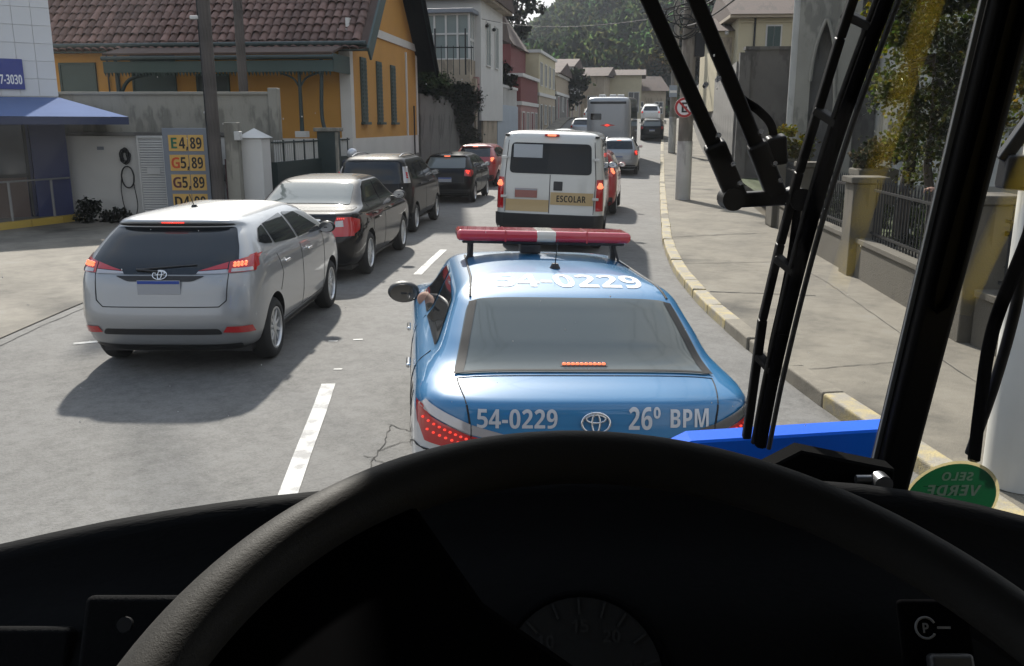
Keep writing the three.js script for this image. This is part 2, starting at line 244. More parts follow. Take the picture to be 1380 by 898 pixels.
// ------------------------------------------------------------------ foliage
function leafCloud({ n, rx, ry, rz, size, seed, clumps = 30, hollow = 0.55, spread = 0.28, tint = [0.05, 0.085, 0.02], vary = 0.5, flowers = 0, flowerTint = [0.6, 0.6, 0.55], box = false }) {
  const r = rng(seed), g1 = () => (r() + r() + r() - 1.5) * 1.15, pos = [], nor = [], col = [], cs = [];
  for (let i = 0; i < clumps; i++) { if (box) { cs.push([(r() * 2 - 1) * rx, (r() * 2 - 1) * ry, (r() * 2 - 1) * rz, 0.6 + r() * 0.8]); continue; } let x, y, z, l; do { x = r() * 2 - 1; y = r() * 2 - 1; z = r() * 2 - 1; l = Math.hypot(x, y, z); } while (l > 1 || l < hollow); cs.push([x * rx, y * ry, z * rz, 0.6 + r() * 0.8]); }
  const a = new THREE.Vector3(), u = new THREE.Vector3(), w = new THREE.Vector3(), q = new THREE.Vector3();
  for (let i = 0; i < n; i++) {
    const c = cs[Math.floor(r() * clumps)], s = Math.min(rx, ry, rz) * spread * c[3]; a.set(c[0] + g1() * s, c[1] + g1() * s * 0.8, c[2] + g1() * s);
    u.set(r() - 0.5, r() - 0.5, r() - 0.5).normalize(); w.set(r() - 0.5, r() - 0.2, r() - 0.5).normalize(); w.cross(u).normalize(); q.crossVectors(u, w);
    const l = size * (0.6 + r() * 0.8), h = l * 0.42, fl = r() < flowers, k = fl ? 1 : 1 - vary / 2 + vary * r(), t = fl ? flowerTint : tint, yel = 1 + 0.5 * (r() - 0.4) * c[3];
    const A = a, B = a.clone().addScaledVector(u, l * 0.5).addScaledVector(w, h), D = a.clone().addScaledVector(u, l * 0.5).addScaledVector(w, -h), E = a.clone().addScaledVector(u, l).addScaledVector(q, l * 0.2);
    for (const v of [A, B, E, A, E, D]) { pos.push(v.x, v.y, v.z); nor.push(q.x, q.y, q.z); col.push(t[0] * k * (fl ? 1 : yel), t[1] * k, t[2] * k); }
  }
  const g = new THREE.BufferGeometry(); g.setAttribute('position', new THREE.Float32BufferAttribute(pos, 3)); g.setAttribute('normal', new THREE.Float32BufferAttribute(nor, 3)); g.setAttribute('color', new THREE.Float32BufferAttribute(col, 3)); return g;
}
const leafMat = phys(C(1), 0.45, { vertexColors: true, side: THREE.DoubleSide, transmission: 0.6, thickness: 0 }), farLeaf = std(C(1), 0.85, { vertexColors: true, side: THREE.DoubleSide }), bark = std(C(0.09, 0.07, 0.055), 0.95, { map: woodMap });
function tree(name, label, x, y, d, h, crown, seed, group) {
  const o = thing(name, label, 'tree', x, y, d, 0, group), r = rng(seed), limbs = [], H = h - crown.ry;
  const sway = [0, 1, 2, 3, 4].map(i => new THREE.Vector3((r() - 0.5) * 0.12 * i, H * i / 4, (r() - 0.5) * 0.12 * i)); const tr = Math.max(0.06, h * 0.022);
  for (let i = 0; i < 4; i++) limbs.push(rod(sway[i], sway[i + 1], tr * (1 - i * 0.15), tr * (0.85 - i * 0.15), 9));
  for (let i = 0; i < 7; i++) { const a = i * 2.4 + r(), p = sway[4].clone(), e = new THREE.Vector3(Math.cos(a) * crown.rx * 0.7, H + (r() - 0.2) * crown.ry * 0.7, Math.sin(a) * crown.rz * 0.7), m = p.clone().lerp(e, 0.5).add(new THREE.Vector3(0, 0.15 * crown.ry, 0)); limbs.push(rod(sway[3].clone().lerp(p, r()), m, tr * 0.4, tr * 0.25, 6), rod(m, e, tr * 0.25, tr * 0.1, 6)); }
  part('trunk', join(limbs), bark, o); part('crown', leafCloud({ ...crown, seed: seed + 1 }).translate(0, H, 0), crown.far ? farLeaf : leafMat, o); return o;
}
console.log('street');
// ------------------------------------------------------------------ vehicles: a body is a stack of rounded plan outlines
// rows: [height, rear end, front end, half width], lengths from the tail forwards
function bodyShape(L, rows, nx = 14, nz = 4) {
  const ys = rows.map(r => r[0]), f = [1, 2, 3].map(k => mono(ys, rows.map(r => r[k]))), y0 = ys[0], y1 = ys[ys.length - 1];
  const S = y => { const q = Math.min(y1, Math.max(y0, y)), a = f[0](q), b = f[1](q); return { c: (a + b) / 2, a: Math.max(1e-3, (b - a) / 2), w: Math.max(1e-3, f[2](q)) }; };
  const o = { L, y0, y1, S };
  o.rear = (x, y) => { const s = S(y), t = Math.min(0.995, Math.abs(x) / s.w); return s.c - s.a * Math.pow(1 - Math.pow(t, nz), 1 / nx); };
  o.side = (s, y) => { const q = S(y), t = Math.min(0.9995, Math.abs(s - q.c) / q.a); return q.w * Math.pow(1 - Math.pow(t, nx), 1 / nz); };
  o.top = (x, s) => { let lo = y0, hi = y1; const inside = y => { const q = S(y); return Math.pow(Math.abs(s - q.c) / q.a, nx) + Math.pow(Math.abs(x) / q.w, nz) < 1; }; for (let y = y1; y > y0; y -= 0.02) if (inside(y)) { lo = y; hi = Math.min(y1, y + 0.02); break; } for (let i = 0; i < 22; i++) { const m = (lo + hi) / 2; if (inside(m)) lo = m; else hi = m; } return lo; };
  // position on the body and its outward normal
  o.at = (kind, u, v, side) => {
    const e = 0.006, P = (a, b) => kind === 'rear' ? new THREE.Vector3(a, b, L / 2 - o.rear(a, b)) : kind === 'side' ? new THREE.Vector3(side * o.side(a, b), b, L / 2 - a) : new THREE.Vector3(a, o.top(a, b), L / 2 - b);
    const p = P(u, v), n = P(u + e, v).sub(P(u - e, v)).cross(P(u, v + e).sub(P(u, v - e))).normalize();
    const out = kind === 'rear' ? new THREE.Vector3(0, 0, 1) : kind === 'side' ? new THREE.Vector3(side, 0, 0) : new THREE.Vector3(0, 1, 0); if (n.dot(out) < 0) n.negate(); return [p, n];
  };
  o.geo = (ya, yb, K = 46, R = 60) => {
    const N = 500, cum = [0]; let pr = S(ya); for (let i = 1; i <= N; i++) { const y = lerp(ya, yb, i / N), q = S(y); cum.push(cum[i - 1] + (yb - ya) / N + 0.6 * (Math.abs(q.c - q.a - pr.c + pr.a) + Math.abs(q.c + q.a - pr.c - pr.a)) + Math.abs(q.w - pr.w)); pr = q; }
    const yl = []; for (let i = 0, j = 0; i <= R; i++) { const t = cum[N] * i / R; while (j < N && cum[j + 1] < t) j++; yl.push(lerp(ya, yb, Math.min(1, (j + (t - cum[j]) / Math.max(1e-9, cum[Math.min(N, j + 1)] - cum[j])) / N))); }
    const pos = [], idx = [], n2 = 2 * K;
    for (const y of yl) {
      const q = S(y), pts = [], D = 400; for (let i = 0; i <= D; i++) { const t = Math.PI * i / D, c = Math.cos(t), s = Math.sin(t); pts.push([q.c - q.a * Math.sign(c) * Math.pow(Math.abs(c), 2 / nx), q.w * Math.pow(Math.max(0, s), 2 / nz)]); }
      const l = [0]; for (let i = 1; i <= D; i++) l.push(l[i - 1] + Math.hypot((pts[i][0] - pts[i - 1][0]) * 0.7, pts[i][1] - pts[i - 1][1]));
      const half = []; for (let i = 0, j = 0; i <= K; i++) { const t = l[D] * i / K; while (j < D - 1 && l[j + 1] < t) j++; const k = (t - l[j]) / Math.max(1e-9, l[j + 1] - l[j]); half.push([lerp(pts[j][0], pts[j + 1][0], k), lerp(pts[j][1], pts[j + 1][1], k)]); }
      for (let i = 0; i < n2; i++) { const h = half[i <= K ? i : n2 - i], sx = i <= K ? 1 : -1; pos.push(sx * h[1], y, L / 2 - h[0]); }
    }
    for (let j = 0; j < R; j++) for (let i = 0; i < n2; i++) { const a = j * n2 + i, b = j * n2 + (i + 1) % n2; idx.push(a, b, a + n2, b, b + n2, a + n2); }
    const g = new THREE.BufferGeometry(); g.setAttribute('position', new THREE.Float32BufferAttribute(pos, 3)); g.setIndex(idx); g.computeVertexNormals();
    // lids at both ends, with their own vertices
    const P = Array.from(pos), Nn = Array.from(g.attributes.normal.array), I = idx.slice(); for (const [j, y, up] of [[0, yl[0], -1], [R, yl[R], 1]]) { const q = S(y), base = P.length / 3; for (let i = 0; i < n2; i++) { const o3 = (j * n2 + i) * 3; P.push(pos[o3], pos[o3 + 1], pos[o3 + 2]); Nn.push(0, up, 0); } P.push(0, y, L / 2 - q.c); Nn.push(0, up, 0); const c = base + n2; for (let i = 0; i < n2; i++) { const a = base + i, b = base + (i + 1) % n2; if (up > 0) I.push(a, b, c); else I.push(b, a, c); } }
    const G = new THREE.BufferGeometry(); G.setAttribute('position', new THREE.Float32BufferAttribute(P, 3)); G.setAttribute('normal', new THREE.Float32BufferAttribute(Nn, 3)); G.setIndex(I); return G;
  };
  return o;
}
function rounded(poly, r) { if (!r) return poly; const out = [], n = poly.length; for (let i = 0; i < n; i++) { const a = poly[(i + n - 1) % n], b = poly[i], c = poly[(i + 1) % n], la = Math.hypot(a[0] - b[0], a[1] - b[1]), lc = Math.hypot(c[0] - b[0], c[1] - b[1]), ra = Math.min(r, la / 2.05), rc = Math.min(r, lc / 2.05), p = [b[0] + (a[0] - b[0]) * ra / la, b[1] + (a[1] - b[1]) * ra / la], q = [b[0] + (c[0] - b[0]) * rc / lc, b[1] + (c[1] - b[1]) * rc / lc]; for (let k = 0; k <= 4; k++) { const t = k / 4; out.push([(1 - t) ** 2 * p[0] + 2 * t * (1 - t) * b[0] + t * t * q[0], (1 - t) ** 2 * p[1] + 2 * t * (1 - t) * b[1] + t * t * q[1]]); } } return out; }
function clipAxis(poly, ax, val, keepAbove) { const out = []; for (let i = 0; i < poly.length; i++) { const a = poly[i], b = poly[(i + 1) % poly.length], da = (a[ax] - val) * (keepAbove ? 1 : -1), db = (b[ax] - val) * (keepAbove ? 1 : -1); if (da >= 0) out.push(a); if ((da > 0 && db < 0) || (da < 0 && db > 0)) { const t = da / (da - db); out.push([a[0] + (b[0] - a[0]) * t, a[1] + (b[1] - a[1]) * t]); } } return out; }
// a panel of the body's own curvature cut to an outline, standing a few millimetres proud
function panel(sh, kind, poly, { off = 0.005, cell = 0.07, round = 0, side = 1 } = {}) {
  poly = rounded(poly, round); const xs = poly.map(p => p[0]), ys = poly.map(p => p[1]), pos = [], nor = [];
  for (let x = Math.min(...xs); x < Math.max(...xs); x += cell) { const sx = clipAxis(clipAxis(poly, 0, x, true), 0, x + cell, false); if (sx.length < 3) continue;
    for (let y = Math.min(...ys); y < Math.max(...ys); y += cell) { const c = clipAxis(clipAxis(sx, 1, y, true), 1, y + cell, false); if (c.length < 3) continue;
      const tri = THREE.ShapeUtils.triangulateShape(c.map(p => new THREE.Vector2(p[0], p[1])), []), v = c.map(p => sh.at(kind, p[0] * (kind === 'side' ? 1 : side), p[1], side));
      for (const t of tri) { const [A, B, D] = t.map(i => v[i][0].clone().addScaledVector(v[i][1], off)); const fl = B.clone().sub(A).cross(D.clone().sub(A)).dot(v[t[0]][1]) < 0; for (const i of fl ? [t[0], t[2], t[1]] : t) { const p = v[i][0].clone().addScaledVector(v[i][1], off); pos.push(p.x, p.y, p.z); nor.push(v[i][1].x, v[i][1].y, v[i][1].z); } }
    } }
  const g = new THREE.BufferGeometry(); g.setAttribute('position', new THREE.Float32BufferAttribute(pos, 3)); g.setAttribute('normal', new THREE.Float32BufferAttribute(nor, 3)); return g;
}
// dark line along a panel seam, the shade of the gap put in its colour
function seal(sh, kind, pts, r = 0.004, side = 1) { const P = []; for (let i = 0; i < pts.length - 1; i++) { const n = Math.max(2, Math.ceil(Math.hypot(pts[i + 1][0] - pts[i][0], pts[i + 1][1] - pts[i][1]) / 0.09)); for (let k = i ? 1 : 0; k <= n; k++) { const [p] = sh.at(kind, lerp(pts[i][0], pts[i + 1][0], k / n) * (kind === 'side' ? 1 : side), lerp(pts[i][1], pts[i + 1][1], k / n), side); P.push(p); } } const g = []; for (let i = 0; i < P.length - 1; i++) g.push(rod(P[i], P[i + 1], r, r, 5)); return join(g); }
function lettering(sh, kind, str, cx, cy, size, sx, off = 0.006, turn = 1) { const g = textGeo(str, size, sx), p = g.attributes.position, n = g.attributes.normal; for (let i = 0; i < p.count; i++) { const [q, m] = sh.at(kind, cx + p.getX(i) * turn, cy + p.getY(i), kind === 'side' ? -1 : 1); q.addScaledVector(m, off); p.setXYZ(i, q.x, q.y, q.z); n.setXYZ(i, m.x, m.y, m.z); } return g; }
const csg = new Evaluator(); csg.attributes = ['position', 'normal']; csg.useGroups = true;
function cutArches(geo, sh, W) {
  const cyl = W.at.map(s => { const g = new THREE.CylinderGeometry(W.r + W.gap, W.r + W.gap, 3, 36); g.rotateZ(Math.PI / 2); g.translate(0, W.r + 0.01, sh.L / 2 - s); return g; });
  const prepC = g => { const h = g.clone(); h.deleteAttribute('uv'); return h; };
  let a = new Brush(geo, new THREE.MeshBasicMaterial()); a.updateMatrixWorld();
  const pieces = [[], []];
  for (const c of cyl) { const b = new Brush(prepC(c), new THREE.MeshBasicMaterial()); b.updateMatrixWorld(); a = csg.evaluate(a, b, SUBTRACTION); a.updateMatrixWorld(); }
  const g = a.geometry, gi = g.index; for (const gr of g.groups) { const ids = []; for (let i = gr.start; i < gr.start + gr.count; i++) ids.push(gi ? gi.getX(i) : i); const pos = [], nor = []; for (const i of ids) { pos.push(g.attributes.position.getX(i), g.attributes.position.getY(i), g.attributes.position.getZ(i)); nor.push(g.attributes.normal.getX(i), g.attributes.normal.getY(i), g.attributes.normal.getZ(i)); } const q = new THREE.BufferGeometry(); q.setAttribute('position', new THREE.Float32BufferAttribute(pos, 3)); q.setAttribute('normal', new THREE.Float32BufferAttribute(nor, 3)); pieces[gr.materialIndex === 0 ? 0 : 1].push(q); }
  return [mergeGeometries(pieces[0]), pieces[1].length ? mergeGeometries(pieces[1]) : null];
}
const wheelCache = {};
function wheelGeos(r, w, spokes) {
  const key = [r, w, spokes].join(); if (wheelCache[key]) return wheelCache[key];
  const ri = r * 0.68, L2 = p => p.map(q => new THREE.Vector2(q[0], q[1]));
  const tyre = new THREE.LatheGeometry(L2([[ri, -w / 2 + 0.01], [ri + 0.02, -w / 2], [r - 0.035, -w / 2 + 0.004], [r - 0.008, -w / 2 + 0.03], [r, -w / 4], [r, w / 4], [r - 0.008, w / 2 - 0.03], [r - 0.035, w / 2 - 0.004], [ri + 0.02, w / 2], [ri, w / 2 - 0.01], [ri, -w / 2 + 0.01]]), 40); tyre.rotateZ(-Math.PI / 2);
  const rimParts = [new THREE.LatheGeometry(L2([[ri, w / 2 - 0.008], [ri - 0.018, w / 2 - 0.004], [ri - 0.022, w / 2 - 0.03], [ri - 0.03, -w / 4], [0, -w / 4]]), 40), new THREE.CylinderGeometry(r * 0.16, r * 0.18, 0.05, 16).translate(0, w / 2 - 0.045, 0)];
  for (let k = 0; k < spokes; k++) { const s = new RoundedBoxGeometry(ri * 0.9, 0.03, r * (spokes > 6 ? 0.11 : 0.2), 1, 0.008); s.translate(ri * 0.52, w / 2 - 0.04, 0); s.rotateY(k * 2 * Math.PI / spokes); rimParts.push(s); }
  const rim = join(rimParts); rim.rotateZ(-Math.PI / 2); return wheelCache[key] = [tyre, rim];
}
function makeCar(o) {
  const sh = bodyShape(o.L, o.rows, o.nx, o.nz), root = thing(o.name, o.label, o.category || 'car', 0, 0, 0, 0, o.group), W = o.wheels;
  root.userData.shape = undefined;
  const splitY = o.split;
  const lower = splitY ? sh.geo(sh.y0, splitY, 46, 34) : sh.geo(sh.y0, sh.y1, o.K || 46, o.R || 66);
  const [bodyG, wellG] = cutArches(lower, sh, W); part('body', bodyG, splitY ? o.paintLow : o.paint, root); for (const k of [0, 1]) for (const sd of [-1, 1]) { const mid = sh.L / 2 - (W.at[0] + W.at[1]) / 2, q = []; if (wellG) { const p = wellG.attributes.position, n = wellG.attributes.normal, P = [], N = []; for (let i = 0; i < p.count; i += 3) { const cx = (p.getX(i) + p.getX(i + 1) + p.getX(i + 2)) / 3, cz = (p.getZ(i) + p.getZ(i + 1) + p.getZ(i + 2)) / 3; if ((cz > mid) !== (k === 0) || (cx > 0) !== (sd > 0)) continue; for (let j = i; j < i + 3; j++) { P.push(p.getX(j), p.getY(j), p.getZ(j)); N.push(n.getX(j), n.getY(j), n.getZ(j)); } } if (P.length) { const g = new THREE.BufferGeometry(); g.setAttribute('position', new THREE.Float32BufferAttribute(P, 3)); g.setAttribute('normal', new THREE.Float32BufferAttribute(N, 3)); part('wheel_arch_liner', g, M.plastic, root); } } }
  if (splitY) part('body', sh.geo(splitY, sh.y1, 46, 60), o.paint, root);
  part('underbody', bx(-W.track + 0.14, W.track - 0.14, sh.y0 - 0.03, sh.y0 + 0.45, o.L / 2 - 0.35, -o.L / 2 + 0.4), M.plastic, root);
  const [tg, rg] = wheelGeos(W.r, W.w || 0.2, W.spokes || 5);
  for (const s of W.at) for (const sd of [-1, 1]) { const w = new THREE.Group(); w.name = 'wheel'; w.position.set(sd * (W.track - (W.w || 0.2) / 2), W.r, o.L / 2 - s); if (sd < 0) w.rotation.y = Math.PI; part('tyre', tg, M.tyre, w); part('rim', rg, W.mat || M.alloy, w); root.add(w); }
  const P = (name, kind, poly, mat, opt = {}, parent = root) => { const made = []; for (const side of opt.sides || [1]) made.push(part(name, panel(sh, kind, poly, { ...opt, side }), mat, parent)); return made; };
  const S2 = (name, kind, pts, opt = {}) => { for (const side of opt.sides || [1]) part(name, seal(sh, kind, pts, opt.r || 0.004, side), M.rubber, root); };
  o.detail && o.detail({ root, sh, P, seal: S2, L: o.L });
  return root;
}
function place(root, x, d, heading, { roll = 0, pitch = 0, along = 0 } = {}) {     // x, d: middle of the tail on the ground
  const h = heading * Math.PI / 180, L = root.userData.len, cx = x + Math.sin(h) * L / 2, cd = d + Math.cos(h) * L / 2; delete root.userData.len;
  root.position.set(cx, roadY(cx, cd) + along, -cd); root.rotation.set(pitch * Math.PI / 180, -h, -roll * Math.PI / 180, 'YXZ');
}
function mirror(root, sh, s, y, x, matShell, matGlass, w = 0.2) {
  for (const sd of [-1, 1]) { const m = new THREE.Group(); m.name = 'wing_mirror'; m.position.set(sd * x, y, sh.L / 2 - s); root.add(m); const g = new THREE.SphereGeometry(1, 18, 12); g.scale(w * 0.52, w * 0.36, 0.075); g.translate(sd * w * 0.42, 0, -0.02); part('mirror_shell', g, matShell, m); const q = new THREE.CylinderGeometry(1, 1, 0.012, 24); q.rotateX(Math.PI / 2); q.scale(w * 0.44, w * 0.29, 1); q.translate(sd * w * 0.42, 0, 0.047); part('mirror_glass', q, matGlass || M.chrome, m); part('mirror_foot', bx(-0.07 * sd, 0.05 * sd, -0.06, -0.02, -0.03, 0.02, 0.008), M.plastic, m); }
}
function handle(root, sh, s, y, mat, sides = [-1, 1]) { for (const sd of sides) { const [p] = sh.at('side', s, y, sd); const g = new RoundedBoxGeometry(0.028, 0.03, 0.17, 2, 0.012); g.translate(p.x + sd * 0.026, p.y, p.z); part('door_handle', g, mat, root); } }
function sidePlate(root, sh, y, x, w, h, mat) { const z = sh.L / 2 - sh.rear(x, y); const g = new THREE.Group(); g.name = 'number_plate'; g.position.set(x, y, z + 0.012); root.add(g); part('plate_face', new RoundedBoxGeometry(w, h, 0.008, 1, 0.003), mat, g); part('plate_band', bx(-w / 2 + 0.006, w / 2 - 0.006, h / 2 - 0.032, h / 2 - 0.004, 0.0045, 0.0065), mat === M.plate ? M.plateBlue : M.plate, g); }
function ovalBadge(root, sh, y, w, h, mat) {
  const ring = (cx, cy, a, b, r) => { const pts = []; for (let i = 0; i < 28; i++) { const t = i * 2 * Math.PI / 28; pts.push(new THREE.Vector3(cx + a * Math.cos(t), cy + b * Math.sin(t), 0)); } return tube(pts, r, 40, 6, true); };
  const g = join([ring(0, 0, w / 2, h / 2, w * 0.045), ring(0, 0, w * 0.14, h * 0.46, w * 0.038), ring(0, h * 0.2, w * 0.34, h * 0.19, w * 0.038)]), [p, n] = sh.at('rear', 0, y); g.applyQuaternion(new THREE.Quaternion().setFromUnitVectors(new THREE.Vector3(0, 0, 1), n)); g.translate(p.x, p.y, p.z + 0.012); part('emblem', g, mat, root);
}
// lit pieces inside a lamp: rows of small bright cells
function lampCells(sh, kind, pts, size, side, mat, parent) { const gs = []; for (const [a, b] of pts) { const [p, n] = sh.at(kind, kind === 'side' ? a : a * side, b, side); const g = new THREE.SphereGeometry(size, 8, 6); g.scale(1, 0.8, 0.5); g.translate(p.x + n.x * 0.012, p.y + n.y * 0.012, p.z + n.z * 0.012); gs.push(g); } part('lamp_glow', join(gs), mat, parent); }
const zig = (a, b, n) => Array.from({ length: n }, (_, i) => [lerp(a[0], b[0], i / Math.max(1, n - 1)), lerp(a[1], b[1], i / Math.max(1, n - 1))]);

const sedanRows = (k, h, w) => [[.2, .3, 4.4, .74], [.26, .12, 4.55, .82], [.45, .02, 4.62, .872], [.6, 0, 4.62, .884], [.74, .03, 4.6, .8875], [.84, .05, 4.5, .882], [.93, .065, 4.3, .868], [.985, .085, 4.0, .85], [1.015, .13, 3.82, .832], [1.04, .3, 3.62, .81], [1.07, .58, 3.48, .785], [1.12, .74, 3.36, .755], [1.22, .97, 3.14, .708], [1.32, 1.2, 2.95, .662], [1.38, 1.36, 2.8, .628], [1.42, 1.52, 2.66, .575], [1.45, 1.74, 2.5, .46], [1.468, 1.98, 2.34, .26], [1.475, 2.14, 2.22, .02]].map(r => [r[0] * h / 1.475, r[1] * k, r[2] * k, r[3] * w / 0.8875]);
const hatchRows = (k, h, w) => [[.2, .26, 3.95, .72], [.28, .09, 4.1, .80], [.42, .02, 4.14, .845], [.55, 0, 4.14, .86], [.7, .025, 4.1, .865], [.84, .05, 4.02, .862], [.94, .085, 3.85, .852], [1.0, .125, 3.68, .84], [1.06, .18, 3.5, .82], [1.16, .30, 3.28, .77], [1.28, .45, 2.98, .695], [1.355, .545, 2.80, .635], [1.38, .505, 2.72, .605], [1.405, .50, 2.63, .57], [1.43, .60, 2.5, .52], [1.455, .80, 2.34, .43], [1.475, 1.0, 2.12, .30], [1.485, 1.25, 1.92, .17], [1.49, 1.5, 1.7, .02]].map(r => [r[0] * h / 1.49, r[1] * k, r[2] * k, r[3] * w / 0.865]);

// ---- police car ahead of the bus
const policeRows = [[.2, .3, 4.1, .74], [.26, .12, 4.25, .83], [.45, .02, 4.32, .885], [.6, 0, 4.32, .895], [.74, .03, 4.3, .90], [.84, .045, 4.2, .897], [.93, .06, 4.0, .885], [.985, .075, 3.7, .868], [1.015, .10, 3.52, .85], [1.045, .18, 3.32, .825], [1.075, .30, 3.18, .795], [1.12, .44, 3.06, .758], [1.22, .61, 2.84, .712], [1.32, .78, 2.68, .668], [1.38, .89, 2.55, .635], [1.41, .98, 2.48, .595], [1.438, 1.15, 2.38, .51], [1.456, 1.40, 2.28, .40], [1.468, 1.65, 2.2, .26], [1.475, 1.9, 2.06, .02]];
{
  const car = makeCar({ name: 'police_car', label: 'blue and white police saloon with red light bar directly ahead of the bus', category: 'police car', L: 4.32, nx: 16, nz: 5, rows: policeRows, paint: PAINT.blue, paintLow: PAINT.policeWhite, split: 0.90, wheels: { r: 0.315, gap: 0.05, at: [.9, 3.5], track: 0.885, spokes: 5 },
    detail({ root, sh, P, seal, L }) {
      const rw = P('rear_window', 'top', [[-.69, .36], [.69, .36], [.585, .895], [-.585, .895]], M.glassGrey, { round: 0.07, off: 0.006, cell: 0.05 })[0];
      for (const s of [-1, 1]) part('window_border', panel(sh, 'top', [[-.683, .37], [-.635, .37], [-.535, .885], [-.578, .885]], { off: 0.008, cell: 0.06, side: s }), M.rubber, rw);
      part('window_border', panel(sh, 'top', [[-.635, .37], [.635, .37], [.635, .385], [-.635, .385]], { off: 0.008, cell: 0.06 }), M.rubber, rw);
      const bl = new THREE.Group(); bl.name = 'high_brake_light'; root.add(bl); lampCells(sh, 'top', zig([-.105, .425], [.105, .425], 10), 0.011, 1, M.glowHot, bl); part('light_housing', panel(sh, 'top', [[-.125, .41], [.125, .41], [.125, .44], [-.125, .44]], { off: 0.0085 }), M.plastic, bl);
      P('side_window', 'side', [[.84, 1.11], [1.1, 1.33], [1.84, 1.37], [1.84, 1.075]], M.glass, { sides: [-1, 1], round: 0.05 }); P('side_window', 'side', [[1.92, 1.075], [1.92, 1.37], [2.22, 1.36], [2.82, 1.065]], M.glass, { sides: [-1, 1], round: 0.05 });
      P('windscreen', 'top', [[-.62, 3.04], [.62, 3.04], [.53, 2.44], [-.53, 2.44]], M.glass, { round: 0.06 });
      P('boot_lid', 'rear', [[-.60, .56], [.60, .56], [.60, .907], [-.60, .907]], PAINT.blue, { off: 0.0045, round: 0.03 });
      seal('boot_seam_shade', 'rear', [[-.585, .62], [-.607, .86], [-.622, .96], [-.63, 1.0]], { sides: [-1, 1], r: 0.005 }); seal('boot_seam_shade', 'top', [[-.632, .115], [-.65, .2], [-.662, .27], [-.668, .335]], { sides: [-1, 1], r: 0.0035 });
      seal('boot_seam_shade', 'top', [[-.668, .335], [.668, .335]], { r: .0035 }); seal('fuel_flap_seam_shade', 'side', [[.62, .78], [.80, .78], [.80, .92], [.62, .92], [.62, .78]], { sides: [-1], r: .004 }); seal('bumper_seam_shade', 'side', [[.1, .76], [.34, .74], [.56, .66]], { sides: [-1, 1], r: .005 }); seal('roof_seam_shade', 'top', [[-.57, .93], [-.545, 1.3], [-.53, 2.2]], { sides: [-1, 1], r: 0.008 });
      seal('door_seam_shade', 'side', [[1.88, 0.3], [1.88, 1.07]], { sides: [-1, 1], r: 0.005 }); seal('door_seam_shade', 'side', [[1.0, 0.6], [1.06, 0.85], [.86, 1.08]], { sides: [-1, 1], r: 0.005 });
      for (const s of [-1, 1]) {                                      // tail lamps: clear upper band, red lower band
        const lg = new THREE.Group(); lg.name = 'tail_lamp'; root.add(lg);
        part('lamp_lens', panel(sh, 'rear', [[-.825, .80], [-.61, .785], [-.61, .856], [-.855, .948], [-.862, .885]], { off: 0.008, side: s, cell: 0.03 }), M.lampRed, lg);
        part('lamp_lens', panel(sh, 'rear', [[-.605, .785], [-.36, .81], [-.605, .856]], { off: 0.008, side: s, cell: 0.04 }), M.lampRed, lg);
        part('lamp_lens', panel(sh, 'rear', [[-.61, .862], [-.855, .955], [-.82, .992], [-.61, .912]], { off: 0.008, side: s, cell: 0.03 }), s < 0 ? M.lampSmoke : M.lampClear, lg);
        part('lamp_lens', panel(sh, 'rear', [[-.605, .862], [-.35, .815], [-.25, .82], [-.36, .845], [-.605, .91]], { off: 0.008, side: s, cell: 0.04 }), s < 0 ? M.lampSmoke : M.lampClear, lg);
        part('lamp_lens', panel(sh, 'side', [[.15, .83], [.26, .87], [.36, .96], [.24, .965], [.17, .93]], { off: 0.007, side: -s, cell: 0.04 }), M.lampRed, lg);
        lampCells(sh, 'rear', [...zig([-.63, .842], [-.83, .91], 9), ...zig([-.64, .815], [-.81, .86], 7)], 0.008, s, M.glowRed, lg);
        if (s > 0) lampCells(sh, 'rear', zig([-.46, .812], [-.59, .822], 7), 0.007, s, M.glowRed, lg);
      }
      const silver = std(C(0.55, 0.56, 0.58), 0.35, { metalness: 0.2 });
      part('lettering', lettering(sh, 'rear', '54-0229', -.385, .942, .088, .90), silver, root); part('lettering', lettering(sh, 'rear', '26º', .245, .942, .105, .78), silver, root); part('lettering', lettering(sh, 'rear', 'BPM', .475, .942, .088, .82), silver, root);
      part('lettering', lettering(sh, 'top', '54-0229', 0.03, 1.17, .27, .66, .0025), M.inkWhite, root); part('lettering', lettering(sh, 'side', '229', .5, .72, .10, .7, .006, 1), M.ink, root);
      ovalBadge(root, sh, .925, .14, .10, M.chrome);
      const an = new THREE.Group(); an.name = 'antenna'; an.position.set(0, sh.top(0, 1.50), L / 2 - 1.50); root.add(an); part('antenna_base', new THREE.CylinderGeometry(.02, .035, .03, 12).translate(0, .015, 0), M.plastic, an); part('antenna_rod', rod(new THREE.Vector3(0, .02, 0), new THREE.Vector3(0.005, .19, .05), .004, .002), M.plastic, an);
      mirror(root, sh, 2.93, 1.03, .86, M.plastic, M.mirrorGlass, .24); handle(root, sh, 1.28, .90, M.chrome); handle(root, sh, 2.28, .90, M.chrome);
      // light bar on two feet
      const lb = new THREE.Group(); lb.name = 'light_bar'; lb.position.set(0, 0, L / 2 - 2.10); root.add(lb); const cell = (x0, x1, mat, nm) => { const g = new RoundedBoxGeometry(x1 - x0, .075, .27, 3, .03); g.translate((x0 + x1) / 2, 1.60, 0); part(nm, g, mat, lb); };
      const redLens = phys(C(.50, .03, .05), .14, { clearcoat: 1, clearcoatRoughness: .04 }), milk = phys(C(.62, .56, .48), .2, { clearcoat: 1 });
